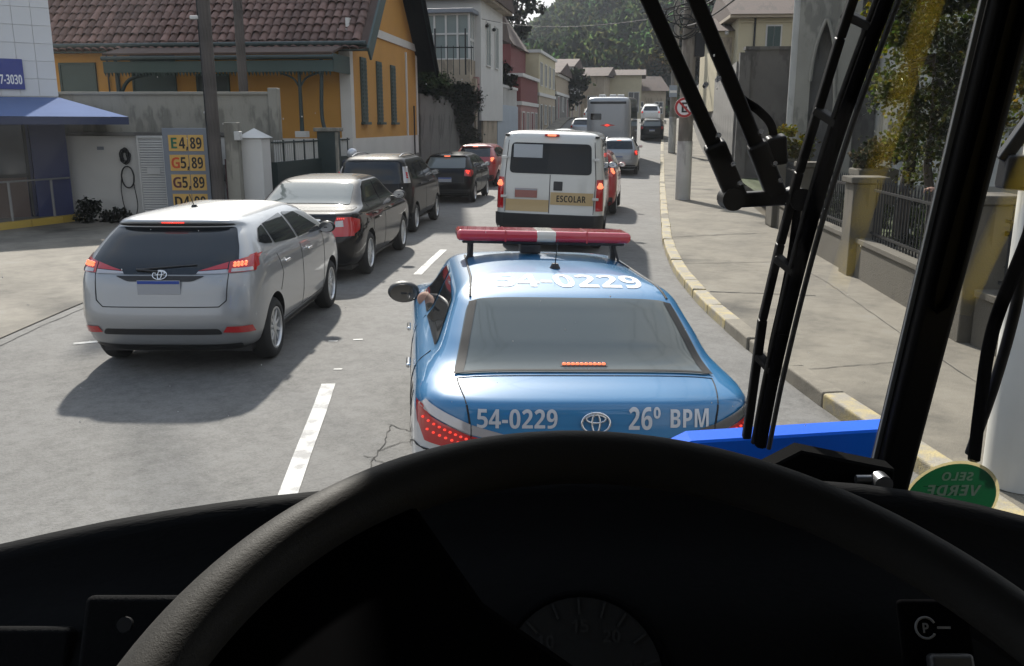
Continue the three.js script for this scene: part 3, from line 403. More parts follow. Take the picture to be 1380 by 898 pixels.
      cell(-.60, .60, redLens, 'light_bar_lens'); { const g = new RoundedBoxGeometry(.17, .0775, .2725, 3, .03); g.translate(.01, 1.60, 0); part('light_bar_lens', g, milk, lb); } for (const x of [-.27, .29]) { const g = new RoundedBoxGeometry(.012, .0775, .2725, 2, .004); g.translate(x, 1.60, 0); part('light_bar_joint', g, redLens, lb); } part('light_bar_tray', bx(-.56, .56, 1.545, 1.565, -.10, .10, .006), M.plastic, lb); part('speaker_horn', bx(-.16, -.02, 1.48, 1.545, -.05, .09, .01), M.plastic, lb);
      for (const s of [-.5, .5]) { part('light_bar_foot', join([bx(s - .02, s + .02, 1.40, 1.55, -.03, .04, .008), rod(new THREE.Vector3(s, 1.545, .05), new THREE.Vector3(s * 1.09, 1.36, .12), .008)]), M.plastic, lb); }
    } });
  car.userData.len = 4.32; place(car, 0.385, 4.08, -6.2, { roll: 1.9 });
}
// ---- silver hatchback
{
  const car = makeCar({ name: 'silver_hatchback', label: 'silver hatchback with black rear window waiting beside the forecourt', category: 'car', L: 4.145, rows: hatchRows(1, 1.49, 0.865), paint: PAINT.silver, wheels: { r: .31, gap: .045, at: [.78, 3.33], track: .855, spokes: 10 },
    detail({ root, sh, P, seal, L }) {
      const rw = P('rear_window', 'rear', [[-.70, 1.005], [-.33, .955], [.33, .955], [.70, 1.005], [.655, 1.17], [.575, 1.34], [-.575, 1.34], [-.655, 1.17]], M.glass, { round: .04, cell: .06 })[0];
      P('tailgate_trim', 'rear', [[-.42, .945], [.42, .945], [.30, .895], [-.30, .895]], M.plastic, { round: .03, cell: .06, off: .004 });
      P('side_window', 'side', [[.66, 1.19], [.80, 1.155], [1.03, 1.13], [1.05, 1.315], [.88, 1.295]], M.glass, { sides: [-1, 1], round: .03, cell: .06 });
      P('side_window', 'side', [[1.08, 1.125], [1.09, 1.32], [1.83, 1.36], [1.86, 1.085]], M.glass, { sides: [-1, 1], round: .03 }); P('side_window', 'side', [[1.93, 1.082], [1.91, 1.36], [2.32, 1.33], [2.94, 1.075], [2.94, 1.05]], M.glass, { sides: [-1, 1], round: .03 });
      P('windscreen', 'top', [[-.6, 3.22], [.6, 3.22], [.52, 2.72], [-.52, 2.72]], M.glass, { round: .06 });
      P('spoiler_lip', 'rear', [[-.56, 1.355], [.56, 1.355], [.55, 1.375], [-.55, 1.375]], M.plastic, { off: .006, cell: .05 }); const hl = new THREE.Group(); hl.name = 'high_brake_light'; root.add(hl); lampCells(sh, 'rear', zig([-.10, 1.392], [.10, 1.392], 10), .011, 1, M.glowRed, hl);
      for (const s of [-1, 1]) {
        const lg = new THREE.Group(); lg.name = 'tail_lamp'; root.add(lg);
        part('lamp_lens', panel(sh, 'rear', [[-.815, .965], [-.615, .965], [-.615, 1.055], [-.80, 1.10]], { off: .008, side: s, cell: .03 }), M.lampRed, lg);
        part('lamp_lens', panel(sh, 'rear', [[-.605, 1.0], [-.35, .985], [-.605, 1.055]], { off: .008, side: s, cell: .04 }), M.lampRed, lg); part('lamp_lens', panel(sh, 'rear', [[-.605, .96], [-.335, .96], [-.35, .98], [-.605, .995]], { off: .008, side: s, cell: .04 }), M.lampClear, lg);
        part('lamp_lens', panel(sh, 'side', [[.24, .97], [.42, 1.0], [.50, 1.11], [.38, 1.10], [.30, 1.06]], { off: .007, side: -s, cell: .04 }), M.lampRed, lg);
        part('lamp_lens', panel(sh, 'rear', [[-.80, .97], [-.64, .97], [-.64, .998], [-.79, 1.0]], { off: .0105, side: s, cell: .03 }), M.lampClear, lg);
        lampCells(sh, 'rear', [...zig([-.66, 1.04], [-.74, 1.045], 4), ...zig([-.66, 1.02], [-.74, 1.025], 4)], .017, s, M.glowHot, lg);
        const rf = P('reflector', 'rear', [[-.80, .40], [-.56, .425], [-.60, .48], [-.79, .47]], M.lampRed, { sides: [s], off: .007, cell: .04 });
      }
      P('diffuser', 'rear', [[-.70, .30], [.70, .30], [.66, .21], [-.66, .21]], M.plastic, { round: .03, cell: .05, off: .004 }); P('bumper_grille', 'rear', [[-.53, .462], [.53, .462], [.56, .405], [-.56, .405]], M.plastic, { round: .03, cell: .05, off: .004 });
      seal('tailgate_seam_shade', 'rear', [[-.62, .96], [-.605, .72], [-.54, .665], [.54, .665], [.605, .72], [.62, .96]], { r: .005 });
      seal('door_seam_shade', 'side', [[1.9, .33], [1.9, 1.02]], { sides: [-1, 1] }); seal('door_seam_shade', 'side', [[.98, .66], [1.10, .82], [1.0, 1.03]], { sides: [-1, 1] }); seal('door_seam_shade', 'side', [[2.92, .35], [2.95, 1.02]], { sides: [-1, 1] }); seal('door_seam_shade', 'side', [[1.18, .33], [2.92, .33]], { sides: [-1, 1] });
      P('sill_trim', 'side', [[1.15, .25], [3.0, .25], [3.0, .29], [1.15, .29]], M.plastic, { sides: [-1, 1] });
      sidePlate(root, sh, .845, 0, .40, .13, M.plate); ovalBadge(root, sh, .955, .13, .09, M.chrome);
      part('wiper', join([rod(sh.at('rear', -.02, .985)[0].add(new THREE.Vector3(0, 0, .02)), sh.at('rear', -.22, 1.0)[0].add(new THREE.Vector3(0, 0, .025)), .012, .008), rod(sh.at('rear', -.22, 1.0)[0].add(new THREE.Vector3(0, .0, .02)), sh.at('rear', .33, 1.04)[0].add(new THREE.Vector3(0, 0, .018)), .009, .006)]), M.plastic, root);
      const an = new THREE.Group(); an.name = 'antenna'; an.position.set(-.03, sh.top(-.03, 1.15), L / 2 - 1.15); root.add(an); part('antenna_base', new THREE.CylinderGeometry(.02, .035, .025, 12).translate(0, .012, 0), M.plastic, an); part('antenna_rod', rod(new THREE.Vector3(0, .01, 0), new THREE.Vector3(-.02, .13, .06), .005, .003), M.plastic, an);
      mirror(root, sh, 2.95, 1.08, .82, PAINT.black, M.chrome, .2); handle(root, sh, 1.22, .93, M.chrome); handle(root, sh, 2.18, .93, M.chrome);
    } });
  car.userData.len = 4.145; place(car, -3.24, 8.0, 1.2);
}
// ---- dark saloon
{
  const car = makeCar({ name: 'dark_saloon', label: 'dark brown grey saloon with tall red tail lamps ahead of the silver hatchback', category: 'car', L: 4.83, rows: sedanRows(1.045, 1.5, 0.915), paint: PAINT.graphite, wheels: { r: .335, gap: .045, at: [1.08, 3.81], track: .905, spokes: 10 },
    detail({ root, sh, P, seal, L }) {
      P('rear_window', 'top', [[-.67, .74], [.67, .74], [.59, 1.40], [-.59, 1.40]], M.glassGrey, { round: .07, off: .006, cell: .06 });
      P('side_window', 'side', [[1.2, 1.12], [1.46, 1.35], [2.16, 1.39], [2.16, 1.10]], M.glass, { sides: [-1, 1], round: .05 }); P('side_window', 'side', [[2.24, 1.10], [2.24, 1.39], [2.55, 1.38], [3.2, 1.09]], M.glass, { sides: [-1, 1], round: .05 });
      P('windscreen', 'top', [[-.64, 3.48], [.64, 3.48], [.55, 2.86], [-.55, 2.86]], M.glass, { round: .06 });
      for (const s of [-1, 1]) { const lg = new THREE.Group(); lg.name = 'tail_lamp'; root.add(lg); part('lamp_lens', panel(sh, 'rear', [[-.85, .70], [-.55, .70], [-.58, .86], [-.63, .985], [-.82, .97]], { off: .008, side: s, cell: .03 }), M.lampRed, lg); part('lamp_lens', panel(sh, 'side', [[.22, .72], [.42, .78], [.46, .92], [.28, .96], [.22, .93]], { off: .007, side: -s, cell: .04 }), M.lampRed, lg); part('lamp_lens', panel(sh, 'rear', [[-.72, .84], [-.61, .84], [-.61, .92], [-.71, .93]], { off: .011, side: s, cell: .03 }), M.lampClear, lg); lampCells(sh, 'rear', zig([-.64, .955], [-.72, .955], 4), .012, s, M.glowRed, lg); }
      seal('boot_seam_shade', 'rear', [[-.53, .55], [-.53, .86], [-.6, .99]], { sides: [-1, 1] }); seal('door_seam_shade', 'side', [[2.2, .34], [2.2, 1.09]], { sides: [-1, 1] }); seal('door_seam_shade', 'side', [[1.3, .68], [1.36, .85], [1.2, 1.1]], { sides: [-1, 1] });
      P('boot_trim', 'rear', [[-.40, .93], [.40, .93], [.40, .955], [-.40, .955]], M.chrome, { round: .01 }); sidePlate(root, sh, .80, 0, .40, .13, M.plate);
      mirror(root, sh, 3.12, 1.09, .88, PAINT.graphite, M.chrome, .22); handle(root, sh, 1.48, .93, PAINT.graphite); handle(root, sh, 2.5, .93, PAINT.graphite);
      P('bumper_trim', 'rear', [[-.6, .30], [.6, .30], [.6, .38], [-.6, .38]], M.plastic, { round: .03 });
    } });
  car.userData.len = 4.83; place(car, -3.2, 12.98, 4);
}
// ---- generic upright rear: used for the smaller hatchbacks and the off-roader
function upright(o) {
  const k = o.L / 4.145, h = o.H / 1.49, w = o.w / .865, q = a => a.map(([x, y]) => [x * w, y * h]), s_ = a => a.map(([x, y]) => [x * k, y * h]);
  const car = makeCar({ ...o, rows: o.rows || hatchRows(k, o.H, o.w), detail(c) {
    const { root, sh, P, seal, L } = c;
    P('rear_window', 'rear', q(o.win || [[-.62, 1.04], [.62, 1.04], [.56, 1.36], [-.56, 1.36]]), o.winMat || M.glass, { round: .05, cell: .06 });
    P('side_window', 'side', s_([[.55, 1.06], [1.02, 1.03], [1.05, 1.32], [.68, 1.28]]), M.glass, { sides: [-1, 1], round: .03 }); P('side_window', 'side', s_([[1.08, 1.03], [1.09, 1.33], [1.83, 1.36], [1.86, 1.03]]), M.glass, { sides: [-1, 1], round: .03 }); P('side_window', 'side', s_([[1.93, 1.03], [1.91, 1.36], [2.32, 1.33], [2.98, 1.04]]), M.glass, { sides: [-1, 1], round: .03 });
    P('windscreen', 'top', [[-.58 * w, 3.22 * k], [.58 * w, 3.22 * k], [.5 * w, 2.72 * k], [-.5 * w, 2.72 * k]], M.glass, { round: .06 });
    for (const s of [-1, 1]) { const lg = new THREE.Group(); lg.name = 'tail_lamp'; root.add(lg); part('lamp_lens', panel(sh, 'rear', q(o.lamp), { off: .008, side: s, cell: .03 }), o.lampMat || M.lampRed, lg); if (o.lampSide) part('lamp_lens', panel(sh, 'side', s_(o.lampSide), { off: .007, side: -s, cell: .04 }), o.lampMat || M.lampRed, lg); if (o.glow) lampCells(sh, 'rear', q(o.glow), o.glowSize || .03, s, o.glowMat || M.glowRed, lg); }
    if (o.high) { const hl = new THREE.Group(); hl.name = 'high_brake_light'; root.add(hl); lampCells(sh, 'rear', q(zig([-.08, 1.39], [.08, 1.39], 7)), .018, 1, M.glowHot, hl); }
    seal('tailgate_seam_shade', 'rear', q([[-.60, 1.0], [-.58, .62], [.58, .62], [.60, 1.0]])); seal('door_seam_shade', 'side', s_([[1.9, .33], [1.9, 1.02]]), { sides: [-1, 1] });
    if (o.plateY) sidePlate(root, sh, o.plateY, o.plateX || 0, .40, .13, M.plate);
    P('bumper_trim', 'rear', q([[-.74, .26], [.74, .26], [.76, .42], [-.76, .42]]), M.plastic, { round: .04 });
    mirror(root, sh, 2.92 * k, 1.07 * h, .82 * w, o.mirrorMat || o.paint, M.chrome, .19); handle(root, sh, 1.22 * k, .93 * h, o.paint); handle(root, sh, 2.18 * k, .93 * h, o.paint);
    if (o.more) o.more(c, q, s_);
  } });
  car.userData.len = o.L; return car;
}
place(upright({ name: 'black_minivan', label: 'black tall compact car with upright pale topped tail lamps between saloon and black hatchback', L: 3.95, H: 1.66, w: .86, nz: 5, paint: PAINT.black, wheels: { r: .31, gap: .045, at: [.72, 3.24], track: .85, spokes: 5 }, rows: [[.24, .2, 3.8, .72], [.34, .05, 3.92, .82], [.5, 0, 3.95, .855], [.8, .02, 3.92, .86], [.98, .05, 3.7, .855], [1.1, .08, 3.4, .83], [1.25, .14, 3.1, .78], [1.45, .22, 2.75, .70], [1.55, .3, 2.5, .65], [1.6, .4, 2.35, .6], [1.635, .6, 2.2, .48], [1.655, .95, 1.9, .3], [1.66, 1.3, 1.5, .02]],
  win: [[-.66, .97], [.66, .97], [.58, 1.36], [-.58, 1.36]], lamp: [[-.80, .98], [-.70, .98], [-.645, 1.28], [-.71, 1.28]], lampSide: [[.26, .98], [.32, .98], [.42, 1.26], [.38, 1.28]], lampMat: M.lampClear, glow: [[-.745, 1.08], [-.735, 1.12], [-.725, 1.16]], glowSize: .03, glowMat: M.lampRed, plateY: .62,
  more({ root, sh }) { for (const s of [-1, 1]) part('roof_rail', tube([.55, .9, 1.6, 2.2].map((q, i) => new THREE.Vector3(s * .52, sh.top(s * .52, q) + (i % 3 ? .05 : .005), sh.L / 2 - q)), .014, 20, 6), M.chrome, root); } }), -3.0, 19.0, 5.5);
place(upright({ name: 'black_hatchback', label: 'black hatchback with white number plate and round edged lit tail lamps behind the red car', L: 3.9, H: 1.48, w: .83, paint: PAINT.black, wheels: { r: .29, gap: .04, at: [.66, 3.13], track: .82, spokes: 5 }, winMat: M.glassGrey, lamp: [[-.80, .80], [-.60, .82], [-.60, .99], [-.79, 1.0]], lampSide: [[.26, .82], [.38, .9], [.38, .98], [.28, .98]], glow: [[-.68, .92], [-.72, .95], [-.66, .96], [-.70, .90]], glowSize: .04, high: true, plateY: .70, plateX: 0 }), -2.0, 26.8, 7);
place(upright({ name: 'red_hatchback', label: 'red hatchback with lit tail lamp beyond the black hatchback', L: 4.0, H: 1.6, w: .85, paint: PAINT.red, wheels: { r: .3, gap: .04, at: [.7, 3.2], track: .84, spokes: 5 }, lamp: [[-.80, .80], [-.62, .82], [-.62, 1.06], [-.76, 1.06]], glow: [[-.70, .96], [-.68, .92], [-.72, .99], [-.67, .98]], glowSize: .05, glowMat: M.glowHot, high: true, plateY: .75 }), -1.45, 34, 8.5);
place(upright({ name: 'red_small_car', label: 'red compact car half hidden behind the right flank of the school van', L: 3.7, H: 1.72, w: .82, nz: 5, paint: PAINT.red, wheels: { r: .3, gap: .04, at: [.62, 3.05], track: .81, spokes: 5 }, rows: [[.24, .2, 3.55, .70], [.34, .05, 3.66, .78], [.5, 0, 3.7, .81], [.8, .02, 3.68, .82], [1.0, .05, 3.5, .815], [1.12, .09, 3.2, .79], [1.3, .16, 2.9, .73], [1.5, .25, 2.6, .66], [1.6, .34, 2.4, .6], [1.66, .48, 2.2, .52], [1.69, .7, 2.0, .42], [1.715, 1.0, 1.7, .25], [1.72, 1.2, 1.4, .02]], win: [[-.68, .95], [.68, .95], [.58, 1.36], [-.58, 1.36]], lamp: [[-.80, .88], [-.68, .88], [-.64, 1.12], [-.76, 1.10]], glow: [[-.73, 1.0], [-.71, 1.04], [-.75, .97], [-.72, 1.0]], glowSize: .05, glowMat: M.glowHot, plateY: .7 }), 1.95, 23.9, 9);
place(upright({ name: 'silver_off_roader', label: 'silver off roader with roof rails and lit red tail lamp behind the minibus', L: 4.31, H: 1.70, w: .91, nz: 5, paint: PAINT.silver, wheels: { r: .345, gap: .05, at: [.8, 3.47], track: .9, spokes: 5 }, rows: [[.3, .2, 4.1, .78], [.4, .05, 4.26, .87], [.55, 0, 4.31, .905], [.85, .02, 4.3, .91], [1.02, .06, 4.1, .90], [1.12, .11, 3.7, .87], [1.3, .2, 3.3, .79], [1.5, .32, 2.9, .70], [1.58, .4, 2.7, .66], [1.63, .52, 2.5, .58], [1.67, .75, 2.3, .46], [1.69, 1.1, 2.0, .3], [1.70, 1.4, 1.7, .02]], lamp: [[-.84, .80], [-.70, .80], [-.68, 1.0], [-.80, 1.0]], lampSide: [[.2, .8], [.28, .82], [.28, .98], [.22, .98]], glow: [[-.76, .95], [-.75, .90], [-.77, .86], [-.74, .92]], glowSize: .055, plateY: .80, high: true, more({ root, sh }) { for (const s of [-1, 1]) part('roof_rail', tube([.6, .95, 1.7, 2.4].map((q, i) => new THREE.Vector3(s * .6, sh.top(s * .56, q) + (i % 3 ? .06 : .01), sh.L / 2 - q)), .018, 20, 6), M.alloy, root); } }), 4.95, 42.2, 9.3, { pitch: 0.8 });
place(upright({ name: 'black_far_car', label: 'black hatchback with shining rear window climbing the lane beyond the minibus', L: 4.0, H: 1.55, w: .86, paint: PAINT.black, wheels: { r: .3, gap: .04, at: [.7, 3.2], track: .84, spokes: 5 }, lamp: [[-.80, .84], [-.66, .84], [-.66, 1.0], [-.78, 1.0]], plateY: .78, winMat: M.glassGrey }), 10.2, 66.5, 9.3, { pitch: 4.6 });
place(upright({ name: 'white_far_car', label: 'white hatchback higher up the hill, ahead of the black far car', L: 4.0, H: 1.55, w: .86, paint: PAINT.white, wheels: { r: .3, gap: .04, at: [.7, 3.2], track: .84, spokes: 5 }, lamp: [[-.80, .84], [-.66, .84], [-.66, 1.0], [-.78, 1.0]], glow: [[-.72, .92]], glowSize: .06 }), 12.1, 80, 9.3, { pitch: 6 });
[[4.6, 55, PAINT.white, 'white_queued_car', 'white car queued in the far lane beside the minibus', 0.55], [6.6, 66, PAINT.silver, 'pale_queued_car', 'pale silver car queued further up beside the row of houses', 2.8], [8.4, 77, PAINT.white, 'white_uphill_car', 'white car highest in the far lane queue up the hill', 4.7]].forEach(([x, d, p, n, l, pt]) => place(upright({ name: n, label: l, L: 4.0, H: 1.5, w: .85, paint: p, wheels: { r: .3, gap: .04, at: [.7, 3.2], track: .84, spokes: 5 }, lamp: [[-.80, .84], [-.66, .84], [-.66, 1.0], [-.78, 1.0]] }), x - 1.6, d, 9.3, { pitch: pt }));
console.log('cars');
// ---- school van
{
  const rows = [[.32, .18, 4.9, .88], [.42, .02, 5.05, 1.0], [.55, 0, 5.1, 1.015], [.72, .01, 5.08, 1.02], [.85, .04, 5.0, 1.02], [1.1, .05, 4.5, 1.015], [1.35, .07, 4.3, 1.0], [1.7, .1, 4.0, .965], [2.0, .13, 3.7, .93], [2.1, .16, 3.55, .91], [2.17, .2, 3.45, .87], [2.21, .28, 3.35, .8], [2.235, .45, 3.2, .66], [2.245, .8, 2.9, .4], [2.25, 1.4, 2.2, .02]];
  const van = makeCar({ name: 'school_van', label: 'white school van with tan band and the word ESCOLAR ahead of the police car', category: 'van', L: 5.1, rows, nx: 24, nz: 7, paint: PAINT.vanWhite, wheels: { r: .34, gap: .05, at: [1.0, 4.05], track: .99, spokes: 5, mat: M.plastic }, detail({ root, sh, P, seal, L }) {
    const tan = std(C(.46, .33, .16), .5);
    const rw = P('rear_window', 'rear', [[-.77, 1.46], [.77, 1.46], [.74, 2.02], [-.74, 2.02]], phys(C(0.012, 0.014, 0.016), 0.05, { specularIntensity: 0.45 }), { round: .09, cell: .09 })[0];
    part('window_sticker', panel(sh, 'rear', [[-.70, 1.75], [-.16, 1.75], [-.16, 1.99], [-.70, 1.99]], { off: .008 }), std(C(.36, .38, .40), .5), rw);
    P('tan_band', 'rear', [[.02, .90], [.82, .90], [.82, 1.13], [.02, 1.13]], tan, { off: .0055 }); P('tan_band', 'rear', [[-.82, .76], [-.01, .76], [-.01, .98], [-.82, .98]], tan, { off: .0055 });
    part('lettering', lettering(sh, 'rear', 'ESCOLAR', .41, 1.015, .12, .78, .009), M.ink, root); P('latch_recess', 'rear', [[.07, 1.16], [.24, 1.16], [.24, 1.33], [.07, 1.33]], M.plastic, { off: .006, round: .02 });
    sidePlate(root, sh, 1.10, -.44, .42, .17, M.plateRed); seal('rear_door_seam_shade', 'rear', [[0, .74], [0, 1.45]], { r: .007 }); seal('rear_door_seam_shade', 'rear', [[-.83, .74], [-.85, 1.4], [-.80, 2.06]], { sides: [-1, 1], r: .006 });
    P('bumper', 'rear', [[-.99, .40], [.99, .40], [1.0, .72], [-1.0, .72]], M.plastic, { off: .03, cell: .1 }); P('bumper_step', 'rear', [[-.84, .52], [.84, .52], [.84, .70], [-.84, .70]], M.rubber, { off: .05, cell: .1, round: .03 });
    for (const s of [-1, 1]) { const lg = new THREE.Group(); lg.name = 'tail_lamp'; root.add(lg); part('lamp_lens', panel(sh, 'rear', [[-.995, .80], [-.865, .80], [-.865, 1.38], [-.975, 1.38]], { off: .012, side: s, cell: .04 }), M.lampRed, lg); lampCells(sh, 'rear', [[-.925, 1.29], [-.91, 1.25], [-.94, 1.25]], .05, s, M.glowHot, lg); }
    const hl = new THREE.Group(); hl.name = 'high_brake_light'; root.add(hl); const hg = new RoundedBoxGeometry(.28, .05, .06, 2, .02); hg.translate(0, 2.165, L / 2 - .17); part('light_housing', hg, M.lampRed, hl); const hh = new RoundedBoxGeometry(.16, .034, .02, 2, .009); hh.translate(0, 2.165, L / 2 - .135); part('lamp_glow', hh, M.glowHot, hl);
    for (const s of [-1, 1]) for (const y of [1.0, 1.72]) part('hinge', bx(s * .80, s * .92, y, y + .05, L / 2 - .04, L / 2 - .095, .01), PAINT.vanWhite, root);
    P('side_window', 'side', [[.5, 1.5], [1.9, 1.5], [1.9, 2.0], [.5, 2.0]], M.glass, { sides: [-1, 1], round: .08 }); P('side_window', 'side', [[2.1, 1.5], [3.2, 1.5], [3.2, 2.0], [2.1, 2.0]], M.glass, { sides: [-1, 1], round: .08 }); mirror(root, sh, 3.95, 1.5, 1.0, M.plastic, M.chrome, .2);
    part('drip_corner', join([-1, 1].map(s => bx(s * .80, s * .88, 2.13, 2.17, L / 2 - .2, L / 2 - .30, .012))), M.plastic, root);
  } });
  van.userData.len = 5.1; place(van, .66, 16.75, 7.4, { roll: 1.7 });
}
// ---- grey minibus far ahead
{
  const KY = 1.2, rows = [[.35, .1, 7.9, 1.05], [.5, 0, 8, 1.12], [1.0, .01, 8, 1.15], [2.0, .04, 7.9, 1.15], [2.6, .08, 7.6, 1.13], [2.8, .12, 7.4, 1.1], [2.88, .2, 7.3, 1.03], [2.92, .35, 7.1, .9], [2.94, .8, 6.5, .5], [2.95, 3, 5, .02]].map(r => [r[0] * KY, ...r.slice(1)]);
  const mb = makeCar({ name: 'minibus', label: 'tall grey minibus with red diamond lamp in the lane ahead of the silver off roader', category: 'minibus', L: 8, rows, nx: 40, nz: 8, paint: PAINT.busGrey, wheels: { r: .4, gap: .06, at: [1.9, 6.6], track: 1.13, spokes: 6, mat: M.plastic }, detail({ root, sh, P, L }) {
    P('rear_window', 'rear', [[-.92, 2.35], [-.35, 2.35], [-.35, 2.68], [-.92, 2.68]], M.glass, { round: .06 }); P('roof_trim', 'rear', [[-.95, 3.16], [.92, 3.16], [.92, 3.28], [-.95, 3.28]], M.plastic, { round: .04, off: .01 });
    const hl = P('diamond_lamp', 'rear', [[-.42, 2.08], [-.05, 2.17], [.40, 2.08], [-.05, 1.99]], M.lampRed, { off: .01 })[0]; part('lamp_glow', panel(sh, 'rear', [[-.2, 2.08], [-.05, 2.15], [.12, 2.08], [-.05, 2.01]], { off: .016 }), M.glowRed, hl);
    P('side_window', 'side', [[.6, 2.0], [6.6, 2.0], [6.6, 2.95], [.6, 2.95]], M.glass, { sides: [-1, 1], round: .1, cell: .3 }); for (const s of [-1, 1]) P('tail_lamp', 'rear', [[-1.08, .8], [-.98, .8], [-.98, 1.3], [-1.08, 1.3]], M.lampRed, { sides: [s], off: .01 });
    for (const x of [-.35, .2, .62]) part('roof_vent', bx(x - .2, x + .16, 3.49, 3.64, L / 2 - .6, L / 2 - 1.3, .04), PAINT.white, root); P('bumper', 'rear', [[-1.08, .40], [1.08, .40], [1.1, .62], [-1.1, .62]], M.plastic, { off: .03, cell: .2 });
  } });
  mb.userData.len = 8; place(mb, 5.02, 47.8, 10.6, { pitch: 1.3 });
}
console.log('van and minibus');
// ------------------------------------------------------------------ petrol station
const R180 = Math.PI;
{
  const b = thing('station_building', 'white tiled petrol station building with blue phone number sign', 'building', -10.83, 0, 22.0, -35);   // local: x along the front, z out of it
  part('wall', bx(-9, -0.012, 0, 9, -0.012, -4), M.white, b);
  const tg = [0, 1].map(k => bx(0, 0.392, 0, 0.392, -0.012, 0.006 + k * 0.003, 0.004));
  const r = rng(5); let n = 0;
  for (let j = 0; j < 10; j++) for (let i = 0; i < 8; i++) { const y = 2.95 + j * 0.4, x = -0.4 * (i + 1); if (i >= 3 && j >= 3 && j <= 4) continue; const m = part(n ? 'wall_tile_' + String(n).padStart(3, '0') : 'wall_tile', tg[Math.floor(r() * 2)], M.tileWhite, b); n++; m.position.set(x, y, 0); m.rotation.z = (r() - 0.5) * 0.004; }
  const w = part('window', bx(-3.2, -1.24, 4.10, 5.0, -0.02, 0.012), M.winPale, b); part('window_frame', join([bx(-1.27, -1.18, 4.05, 5.05, -0.01, 0.03), bx(-3.2, -1.27, 4.97, 5.05, -0.01, 0.03), bx(-3.2, -1.27, 4.05, 4.12, -0.01, 0.05), bx(-2.2, -2.14, 4.12, 4.97, -0.01, 0.03)]), M.signGrey, w);
  const s = part('phone_sign', bx(-3.2, -0.70, 3.1, 3.78, 0.012, 0.06, 0.008), M.signBlue, b); part('lettering', thickText('2237-3030', 0.21, 0.52).translate(-1.10, 3.32, 0.062), M.inkWhite, s);
  part('shop_wall', bx(-8, 0.0, 0.0, 2.9, -0.01, 0.04), M.navy, b); part('shop_pillar', bx(-0.75, 0.02, 0.0, 2.9, 0.04, 0.2), M.navy, b);
  const g1 = part('shop_window', bx(-3.2, -0.85, 1.15, 2.5, 0.04, 0.07), M.winDark, b); part('window_frame', join([bx(-0.88, -0.82, 0.15, 2.6, 0.04, 0.11), bx(-3.2, -0.88, 1.08, 1.15, 0.04, 0.11), bx(-2.1, -2.05, 1.15, 2.5, 0.07, 0.1)]), M.iron, g1); part('shop_panel', bx(-3.2, -0.9, 0.1, 1.08, 0.04, 0.08), std(C(0.10, 0.07, 0.06), 0.8), b);
  const aw = thing('awning', 'sloping blue awning hung on the petrol station building', 'awning', -10.83, 0, 22.0, -35);
  const q = (A, B, Cc, D) => { const g = new THREE.BufferGeometry(); g.setAttribute('position', new THREE.Float32BufferAttribute([...A, ...B, ...Cc, ...A, ...Cc, ...D], 3)); g.computeVertexNormals(); return muv(g); };
  const T0 = [-8, 2.93, 0.03], T1 = [0.0, 2.93, 0.03], E0 = [-8, 2.47, 2.5], E1 = [0.98, 2.47, 2.5], E2 = [0.98, 2.47, 0.75];
  part('awning_slope', q(T0, E0, E1, T1), M.awning, aw); part('awning_slope', q(T1, E1, E2, T1.map((c, i) => i === 2 ? 0.02 : c)), M.awning, aw); part('awning_valance', bx(-8, 0.98, 2.30, 2.46, 2.48, 2.51), M.awningEdge, aw); part('awning_valance', bx(0.955, 0.985, 2.30, 2.46, 0.75, 2.48), M.awningEdge, aw); part('awning_soffit', bx(-8, 0.95, 2.43, 2.45, 0.05, 2.47), M.awningEdge, aw);
  for (const x of [-3, -1]) part('awning_rail', rod(new THREE.Vector3(x, 2.44, 2.4), new THREE.Vector3(x, 2.8, 0.05), 0.02), M.iron, aw);
  const pl = thing('station_platform', 'raised paved platform with yellow painted edge beneath the awning', 'platform', -10.4, 0, 22.2, 21); part('paving', bx(-5, -0.18, 0, 0.15, 0, 6), M.concreteDark, pl); for (let z = 0, n2 = 0; z < 6; z += 0.9, n2++) part(n2 ? 'edge_stone_' + String(n2).padStart(3, '0') : 'edge_stone', bx(-0.18, 0, 0, 0.17, z, z + 0.89, 0.02), M.yellowPaint, pl);
  top('safety_rail', join([rod(V(-10.9, 0.15, 21.3), V(-10.9, 1.05, 21.3), 0.03), rod(V(-11.3, 0.15, 20.2), V(-11.3, 1.05, 20.2), 0.03), rod(V(-11.55, 1.05, 19.5), V(-10.7, 1.05, 21.8), 0.022)]), std(C(0.2, 0.2, 0.2), 0.5), 'grey metal guard rail on the platform in front of the dark shop front', 'rail');
}
